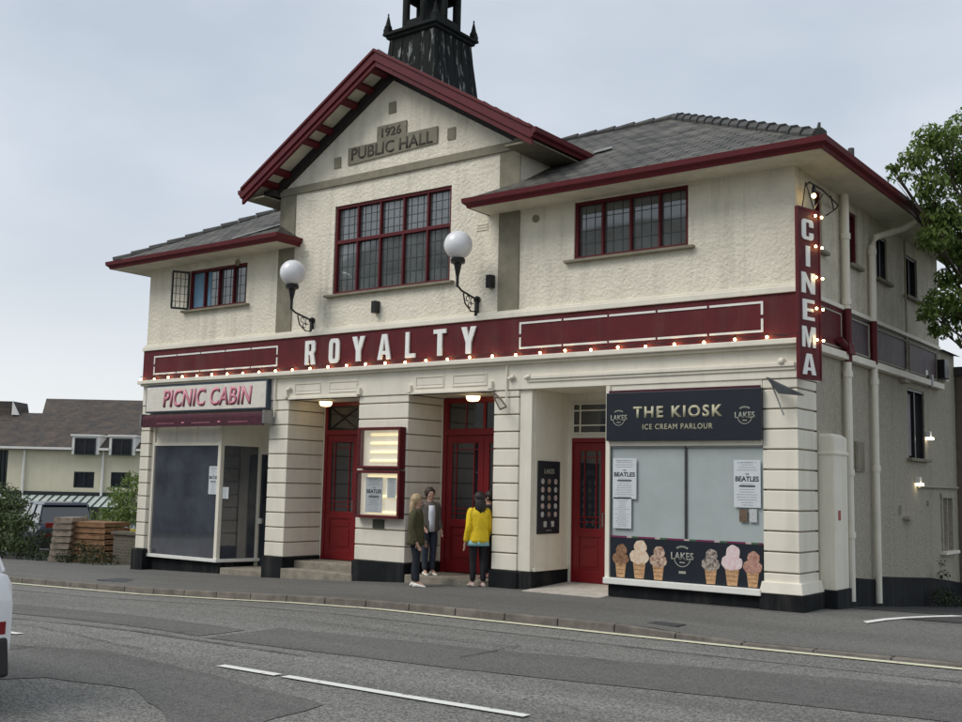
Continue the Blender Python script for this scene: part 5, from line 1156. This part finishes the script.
def plant(name, label, cat, base, blobs, dens, size, lm, seed, trunk_r=.06, group=None, keep=None, trunk_name='trunk', limbs=True):
    T = empty(name, base, label, cat, group); rr = random.Random(seed)
    v, f = leaves(blobs, dens, size, rr, keep); me = bpy.data.meshes.new('crown'); me.from_pydata(v, [], f); me.materials.append(LM[lm])
    o = bpy.data.objects.new('crown', me); COL.objects.link(o); put(o, T)
    m_ = MB(); b = Vector(base); cen = sum((Vector(c) for c, _ in blobs), Vector())/len(blobs); fork = b.lerp(cen, .55)
    m_.tube([b-Vector((0, 0, .1)), b.lerp(fork, .5)+Vector((rr.uniform(-.05, .05), 0, 0)), fork], [trunk_r*1.2, trunk_r, trunk_r*.8], 8)
    if limbs:
        for c, rad in blobs:
            c = Vector(c); mid = fork.lerp(c, .5)+Vector((rr.uniform(-.15, .15), rr.uniform(-.15, .15), .1*rad)); m_.tube([fork, mid, c], [trunk_r*.55, trunk_r*.35, trunk_r*.1], 6)
            for _ in range(3):
                d = Vector((rr.gauss(0, 1), rr.gauss(0, 1), rr.gauss(0, .6))).normalized()*rad*.8; m_.tube([c.lerp(mid, .3), c+d], [trunk_r*.16, trunk_r*.04], 5)
    m_.obj(trunk_name, bark, T, smooth=True); return T
def pxp(px, py, d): return CPOS+fw*d+rt2*((px-481)/CF*d)-up2*((py-361)/CF*d)
# big tree in the lane: irregular clumps
rr = random.Random(5); tb = []
for px, py, d, r in ((935, 140, 18.6, .42), (915, 158, 18.3, .28), (900, 180, 18.8, .24), (928, 185, 18.4, .38), (955, 165, 19, .5), (950, 215, 18.5, .5), (925, 208, 18.9, .3), (935, 238, 18.3, .34), (962, 250, 18.6, .42), (945, 300, 18.4, .38), (928, 312, 18.2, .26), (962, 315, 18.8, .4), (948, 278, 18.9, .26), (985, 130, 19, .7), (1000, 180, 18.8, .85), (1010, 240, 19.4, .9), (1000, 300, 18.6, .7), (1040, 150, 20, 1.0), (1060, 220, 19.3, 1.1), (1060, 300, 19.8, .9), (1100, 180, 20, 1.1), (1110, 260, 19, 1.0), (1020, 95, 19.6, .7), (1075, 100, 20, .9), (1140, 130, 19.8, .9), (1160, 220, 19.2, .9), (905, 196, 18.9, .16), (893, 168, 18.5, .12), (940, 330, 18.5, .22), (975, 340, 18.8, .3)):
    tb.append((tuple(pxp(px, py, d)), r))
plant('broadleaf_tree', 'leafy green tree overhanging the lane beside the right eave', 'tree', (pxp(1075, 520, 19.6).x, pxp(1075, 520, 19.6).y, lot_z(4, 6)-.05), tb, 3600, .062, 'tree', 11, .085, keep=lambda p: not (p.x < .9 and p.z < 7.4))
# bushes on the left
def zl(x, y): return lot_z(x, y)
rr = random.Random(9)
bb = [((x, y, zl(x, y)+h_), r) for x, y, h_, r in ((-23.9, 1.1, 1.7, .6), (-25.4, 1.3, 1.9, .6), (-22.9, 1.0, 1.5, .45), (-22.0, .7, 1.0, .5), (-26.4, 1.5, 1.6, .7), (-24.8, .5, .4, .8), (-23.5, .8, .6, .75), (-22.6, .5, .45, .6), (-24.6, .9, .8, .8), (-21.8, .6, .4, .5), (-25.8, 1, .8, .8), (-27, 1.2, .7, .9), (-24.0, 1.0, 1.3, .5), (-23.0, .9, 1.15, .42), (-25.2, 1.2, 1.4, .45), (-22.3, .9, .95, .32), (-28.3, 1.3, .8, .9))]
plant('roadside_shrub', 'straggly dark green roadside shrub at the left edge of the photo', 'shrub', (-24, .9, zl(-24, .9)), bb, 1700, .065, 'shrub', 4, .03)
bb = [((x-2.5, y-.3, zl(x, y)+h_), r) for x, y, h_, r in ((-18.6-0, 2.9, 1.0, .55), (-18.0, 3.0, 1.2, .5), (-17.6, 2.6, .85, .5), (-18.3, 3.2, 1.75, .42), (-17.5, 2.8, 1.6, .45), (-17.3, 2.9, 2.15, .33), (-19.2, 3.0, .7, .4), (-17.0, 2.7, 1.2, .5), (-16.9, 2.8, 1.9, .3))]
plant('garden_shrub', 'pale green bushy shrub behind the low brick wall beside the cinema', 'shrub', (-20.4, 2.6, zl(-20, 3)), bb, 1600, .06, 'tree', 14, .04)
bb = [((x, .45+random.uniform(-.1, .15), zl(x, .5)+.14), .24) for x in (-19.2, -18.8, -18.4, -18.0, -17.7, -20.6, -21.1, -20.2, -20.9, -19.6, -21.6)]+[((-18.9, .55, zl(-19, .5)+.42), .26), ((-18.3, .6, zl(-19, .5)+.38), .24), ((-21.2, .9, zl(-21, .5)+.6), .35)]
plant('ground_ivy', 'low ivy and weeds spreading at the foot of the pallets and brick wall', 'ivy', (-18.8, .5, zl(-19, .5)), bb, 2200, .04, 'dark', 15, .01, limbs=False, trunk_name='stem')
bb = [((.28, 7.0, zl(.2, 7)+.25), .25), ((.25, 6.6, zl(.2, 6.6)+.15), .2), ((.22, 7.1, zl(.2, 7)+.62), .15), ((.2, 7.9, zl(.2, 8)+.12), .22), ((.2, 7.05, zl(.2, 7)+.85), .1)]
plant('wall_weed', 'scrubby weed growing at the foot of the black plinth in the lane', 'weed', (.28, 7, zl(.3, 7)), bb, 2600, .035, 'dark', 21, .012, trunk_name='stem')
bb = [((-17.2, .9, -.1), .01)]
# low brick wall
o = MB().box(-18.0, -16.2, .85, 1.08, -.6, .55).box(-18.05, -16.18, .8, 1.13, .55, .62).obj('garden_wall', brick_mat('old_brick', (.14, .11, .08), (.09, .08, .06), (.16, .15, .12), .22, .075, .012, lich=.6, lcol=(.06, .07, .04)), uv=True); tagobj(o, 'low mossy brick wall end between the pallets and the cinema', 'wall')
# stacked timber pallets
wood1 = mat('timber_grey', (.27, .22, .17), .85, var=.3, vscale=6, bump=.004, bscale=20); wood2 = mat('timber_brown', (.24, .13, .065), .85, var=.3, vscale=6, bump=.004, bscale=20)
def slab_stack(c, rz, w_, d_, n, hh, mt, lean, label):
    z0 = zl(c[0], c[1]); S = empty('pallet_stack', (c[0], c[1], z0), label, 'pallets', 'stacked pallets by the verge', rz=rz); r = random.Random(int(c[0]*7))
    for k in range(n):
        ox = lean*k+r.uniform(-.02, .02); z = k*hh; m_ = MB()
        for j in range(5): yy = -d_/2+d_*(j+.5)/5; m_.box(-w_/2+ox, w_/2+ox, yy-d_*.085, yy+d_*.085, z+hh*.68, z+hh*.9)
        for j in range(3): xx = -w_/2+w_*(.06+.44*j); m_.box(xx-.05+ox, xx+.05+ox, -d_/2, d_/2, z+hh*.2, z+hh*.68)
        for yy in (-d_/2, d_/2-.02): m_.box(-w_/2+ox, w_/2+ox, yy-.012, yy+.02, z+hh*.05, z+hh*.62)
        put(m_.obj('pallet', mt), S, True)
slab_stack((-19.95, .8), R(28), .5, .8, 7, .165, wood1, .012, 'leaning stack of weathered grey pallets on the verge nearest the shrub')
slab_stack((-19.2, 1.25), R(12), 1.2, .9, 7, .15, wood2, 0, 'stack of orange brown pallets on the verge beside the brick wall')
# blue parking post
S = empty('parking_sign', (-30, 6.5, zl(-30, 6.5)), 'round blue sign on a thin post in the car park', 'sign')
q = pxp(52, 512, 37); S.location = (q.x, q.y, zl(q.x, q.y)); MB().tube([(q.x, q.y, zl(q.x, q.y)), (q.x, q.y, q.z+.4)], .03, 8).obj('post', M['steel'], S)
n_ = (CPOS-q); n_.z = 0; n_.normalize(); u_ = Vector((-n_.y, n_.x, 0)); m_ = MB(); m_.loft([[q+u_*.30*math.cos(a*.3927)+Vector((0, 0, .3*math.sin(a*.3927)))+n_*t for a in range(16)] for t in (.035, .05)]); m_.obj('sign_plate', mat('sign_blue', (.02, .09, .3), .5), S)
m_ = MB(); m_.loft([[q+u_*.12*math.cos(a*.3927)+Vector((0, 0, .06+.12*math.sin(a*.3927)))+n_*t for a in range(16)] for t in (.051, .054)]); m_.obox(q+n_*.053-Vector((0, 0, .13)), u_, (0, 0, 1), n_, .03, .09, .002); m_.obj('symbol', M['white'], S)

# ================================================================ HOTEL BEHIND THE CAR PARK
O = pxp(137, 474, 75); ux = Vector((rt.x, rt.y, 0)); uy = Vector((-math.sin(CYAW), math.cos(CYAW), 0)); kk = 75/CF
hrz = math.atan2(ux.y, ux.x)
H = empty('hotel', (O.x, O.y, -2.2), 'long cream hotel block with slate roof, dormers and green canopy beyond the car park', 'building', rz=hrz)
def hx_(px): return (px-137)*kk
def hxd(px, d): return ((px-481)*(75+d)/75+481-137)*kk
def hz_(px, py): return 1.99+(474+.02*px-py)*kk+2.2
cream = mat('hotel_render', (.68, .63, .47), .85, var=.05, vscale=.6, grime=.12); hfr = mat('hotel_frame_green', (.012, .02, .02), .5)
def Hm(name, mb, mm, parent=H, **k): o = mb.obj(name, mm, **k); put(o, parent, True); return o
zg = hz_(70, 447)
wins = [(76, 97, 438, 455), (113, 133, 438.5, 455.5), (74, 94.5, 471.5, 487.5), (111, 131, 472, 487.5)]
low = [(hx_(a), hx_(b), hz_(a, d), hz_(a, c)) for a, b, c, d in wins[2:]]
mb = MB(); wall(mb, 'y', hx_(-60), hx_(300), -.5, zg, 0, .2, low+[(hx_(-2), hx_(7), hz_(0, 489), zg-.3)]+[(hx_(a), hx_(b), .0, hz_(a, 507)) for a, b in ((-20, 28), (33, 64), (74, 98), (106, 134))])
Hm('wall', mb, cream, fix=False)
for a, b, c, d in low+[(hx_(-2), hx_(7), hz_(0, 489), zg-.3)]+[(hx_(p), hx_(q_), .0, hz_(p, 507)) for p, q_ in ((-20, 28), (33, 64), (74, 98), (106, 134))]:
    wd = Hm('window', MB().box(a, b, .14, .18, c, d), M['glass_dark']); n = 3 if b-a < 2 else 4
    f = MB().box(a, b, .05, .14, d-.1, d).box(a, b, .05, .14, c, c+.1)
    for k in range(n): x = a+(b-a-.1)*k/(n-1); f.box(x, x+.1, .055, .135, c+.1, d-.1)
    put(f.obj('frame', hfr), wd, True)
for a, b in ((-.5, .5),): pass
zr = hz_(70, 399)+.5; dep = 7.0
mb = MB(); mb.loft([[(hx_(34), -.45, zg-.05), (hx_(300), -.45, zg-.05), (hx_(300), dep, zr), (hxd(42, dep), dep, zr)], [(hx_(34), -.45, zg-.2), (hx_(300), -.45, zg-.2), (hx_(300), dep*2, zg-.2), (hx_(34), dep*2, zg-.2)]])
rf = Hm('roof', mb, M['slate_far'], uv=True)
zl2 = hz_(10, 412)+.25
mb = MB(); mb.loft([[(hx_(-60), -.4, zg-.05), (hx_(46), -.4, zg-.05), (hx_(46), 5, zl2), (hx_(-60), 5, zl2)], [(hx_(-60), -.4, zg-.2), (hx_(46), -.4, zg-.2), (hx_(46), 9, zg-.2), (hx_(-60), 9, zg-.2)]]); Hm('roof', mb, M['slate_far'], uv=True)
mb = MB(); mb.prism([(hxd(-60, 5), zl2-1.2), (hxd(18, 5), zl2-1.2), (hxd(12, 5), zl2+.8), (hxd(-60, 5), zl2+.8)], 'y', 4.5, 7); Hm('roof', mb, M['slate_far'], uv=True); mb = MB().prism([(hxd(12, 5), zl2+.75), (hxd(19, 5), zl2-.2), (hxd(12, 5), zl2-.2)], 'y', 4.3, 4.48); Hm('gable', mb, M['white'])
for ga, gb in ((-60, 73), (100, 110), (137, 300)): Hm('gutter', MB().box(hx_(ga), hx_(gb), -.6, -.46, zg-.2, zg-.05), M['white'])
for px in (24, 103): Hm('downpipe', MB().tube([(hx_(px), -.12, .2), (hx_(px), -.12, zg-.1)], .09, 8), M['white'])
for a, b, c, d in wins[:2]:
    x0, x1, z0, z1 = hx_(a), hx_(b), hz_(a, d), hz_(a, c)
    dm_ = Hm('dormer', MB().box(x0-.2, x1+.2, -.52, 3.4, zg-.5, z1+.12).box(x0-.3, x1+.3, -.62, 3.6, z1+.12, z1+.24), M['white'])
    wd = Hm('window', MB().box(x0, x1, -.56, -.525, z0, z1), M['glass_dark']); f = MB().box(x0, x1, -.6, -.56, z1-.1, z1).box(x0, x1, -.6, -.56, z0, z0+.1)
    for k in range(3): x = x0+(x1-x0-.1)*k/2; f.box(x, x+.1, -.6, -.562, z0+.1, z1-.1)
    put(f.obj('frame', hfr), wd, True)
# canopy
za, zb = hz_(60, 495), hz_(60, 506)
mb = MB().face([(hx_(-60), -.05, za), (hx_(135), -.05, za), (hx_(135), -2.2, zb), (hx_(-60), -2.2, zb)]); mb = MB(); mb.face([(hx_(-60), -.05, za), (hx_(135), -.05, za), (hx_(135), -2.2, zb), (hx_(-60), -2.2, zb)])
cn = Hm('canopy', mb, mat('canopy_glass', (.50, .56, .52), .3, var=.15, vscale=.8), fix=False)
m_ = MB(); px = -56
while px < 136: m_.bar((hx_(px), -.05, za+.04), (hx_(px), -2.2, zb+.04), .07, .05); px += 8
m_.box(hx_(-60), hx_(135), -2.28, -2.2, zb-.15, zb+.08); m_.box(hx_(-60), hx_(135), -.1, -.0, za, za+.25); m_.obj('canopy_bar', hfr, cn) if False else put(m_.obj('canopy_bar', hfr), cn, True)
for px in (-20, 30, 69, 102, 134): Hm('canopy_post', MB().box(hx_(px)-.14, hx_(px)+.14, -2.2, -1.95, -.3, zb), M['smooth'])
# wooded hill
m_ = MB(); a = pxp(-420, 474, 420); pts_ = []
grid_v = []; nx_, ny_ = 60, 10
me = bpy.data.meshes.new('wooded_hill')
for j in range(ny_):
    for i in range(nx_):
        px = -700+i*22; d = 380+j*22; base = pxp(px, 474, d); z = 24*math.sin(math.pi*j/(ny_-1))*(1+.12*math.sin(i*.7)+.05*noise.noise(Vector((i*.9, j*.9, 0))))*(1 if px < 60 else max(0, 1-(px-60)/200)); grid_v.append((base.x, base.y, z-4+random.uniform(-.9, .9)))
me.from_pydata(grid_v, [], [(j*nx_+i, j*nx_+i+1, (j+1)*nx_+i+1, (j+1)*nx_+i) for j in range(ny_-1) for i in range(nx_-1)]); me.materials.append(M['hill']); o = bpy.data.objects.new('hill', me); COL.objects.link(o); o['kind'] = 'structure'
# ---- outbuilding past the lane wall
S = empty('outbuilding', (-3, 13, lot_z(0, 13)), 'drab brown rendered outbuilding behind the cinema at the far right edge', 'building')
MB().box(-7, .32, 9.4, 18, -2.4, 4.55).obj('wall', mat('brown_render', (.20, .165, .135), .9, var=.15, vscale=5, bump=.02, bscale=18, grime=.3), S)
MB().box(-7.2, .6, 9.3, 18.3, 4.55, 4.75).obj('roof', M['lead'], S, bevel=.02)
MB().tube([(.40, 9.9, -.8), (.40, 9.9, 4.5)], .06, 8).obj('downpipe', mat('pipe_brown', (.13, .10, .08), .6), S)
# ---- houses over the road behind the viewer (they show in the window glass)
for k, (x0, x1, hh, col) in enumerate(((-34, -22, 12.6, (.55, .53, .48)), (-21.9, -12, 11.5, (.42, .41, .38)), (-11.9, -1, 5.8, (.6, .58, .52)), (-.9, 11, 6.0, (.35, .33, .3)), (-48, -38, 4.8, (.16, .17, .2)), (-62, -50, 5.4, (.5, .5, .46)))):
    lab = ('tall pale rendered block of four storeys over the road behind the viewer', 'tall grey rendered block of four storeys over the road behind the viewer', 'cream rendered two storey house over the road behind the viewer', 'brown stone two storey house nearest the viewer over the road', 'dark slate hung cottage over the road at the left', 'pale rendered cottage farthest left over the road')[k]
    S = empty('terrace_house', ((x0+x1)/2, -27, 0), lab, 'house', 'terraced houses over the road'); y0 = -23.5
    wl = MB(); hs = []; 
    for r_ in range(int(hh/2.75)):
        for j in range(4): xx = x0+(x1-x0)*(j+.5)/4; hs.append((xx-.55, xx+.55, .9+2.7*r_, 2.3+2.7*r_))
    us = MB(); wall(us, 'y', x0, x1, -1, hh, y0, -.15, hs); us.box(x0, x1, y0-8, y0-.2, -1, hh-.01); us.prism([(y0, hh), (y0-8, hh), (y0-4, hh+2.6)], 'x', x0+.01, x1-.01)
    us.obj('wall', mat('house_render', col, .9, var=.08), S, fix=False)
    MB().loft([[(x0, y0+.3, hh-.1), (x1, y0+.3, hh-.1), (x1, y0-4, hh+2.75), (x0, y0-4, hh+2.75)], [(x0, y0+.3, hh-.2), (x1, y0+.3, hh-.2), (x1, y0-4, hh+2.62), (x0, y0-4, hh+2.62)]]).obj('roof', M['slate_far'], S, uv=True)
    for a, b, c, d in hs: MB().box(a, b, y0-.16, y0-.1, c, d).box(a+.5, b-.5, y0-.1, y0-.06, c, d).obj('window', M['glass_dark'], S)

# ================================================================ split meshes that hold pieces standing apart
def split_apart(o, gap):
    me = o.data; n = len(me.vertices); par = list(range(n))
    def f(a):
        while par[a] != a: par[a] = par[par[a]]; a = par[a]
        return a
    for e in me.edges: par[f(e.vertices[0])] = f(e.vertices[1])
    cl = {}
    for i in range(n): cl.setdefault(f(i), []).append(i)
    B_ = []
    for ids in cl.values():
        cs = [me.vertices[i].co for i in ids]; B_.append([[min(c[k] for c in cs) for k in range(3)], [max(c[k] for c in cs) for k in range(3)], set(ids)])
    ch = True
    while ch:
        ch = False
        for i in range(len(B_)):
            for j in range(i+1, len(B_)):
                if all(B_[i][0][k]-gap <= B_[j][1][k] and B_[j][0][k]-gap <= B_[i][1][k] for k in range(3)):
                    B_[i] = [[min(B_[i][0][k], B_[j][0][k]) for k in range(3)], [max(B_[i][1][k], B_[j][1][k]) for k in range(3)], B_[i][2] | B_[j][2]]; B_.pop(j); ch = True; break
            if ch: break
    if not 1 < len(B_) < 30: return
    for k, (_, _, ids) in enumerate(B_):
        m2 = me.copy(); bm = bmesh.new(); bm.from_mesh(m2); bm.verts.ensure_lookup_table()
        bmesh.ops.delete(bm, geom=[v for v in bm.verts if v.index not in ids], context='VERTS'); bm.to_mesh(m2); bm.free()
        if k == 0: first = m2
        else:
            c = o.copy(); c.data = m2; COL.objects.link(c); c.parent = o.parent
    o.data = first
for o in [c for c in B.children if c.type == 'MESH' and not c.children and not c.name.startswith(('pillar', 'ridge', 'upper_wall', 'side_wall', 'rear_wall', 'vent_grille', 'air_vent'))]: split_apart(o, .06)
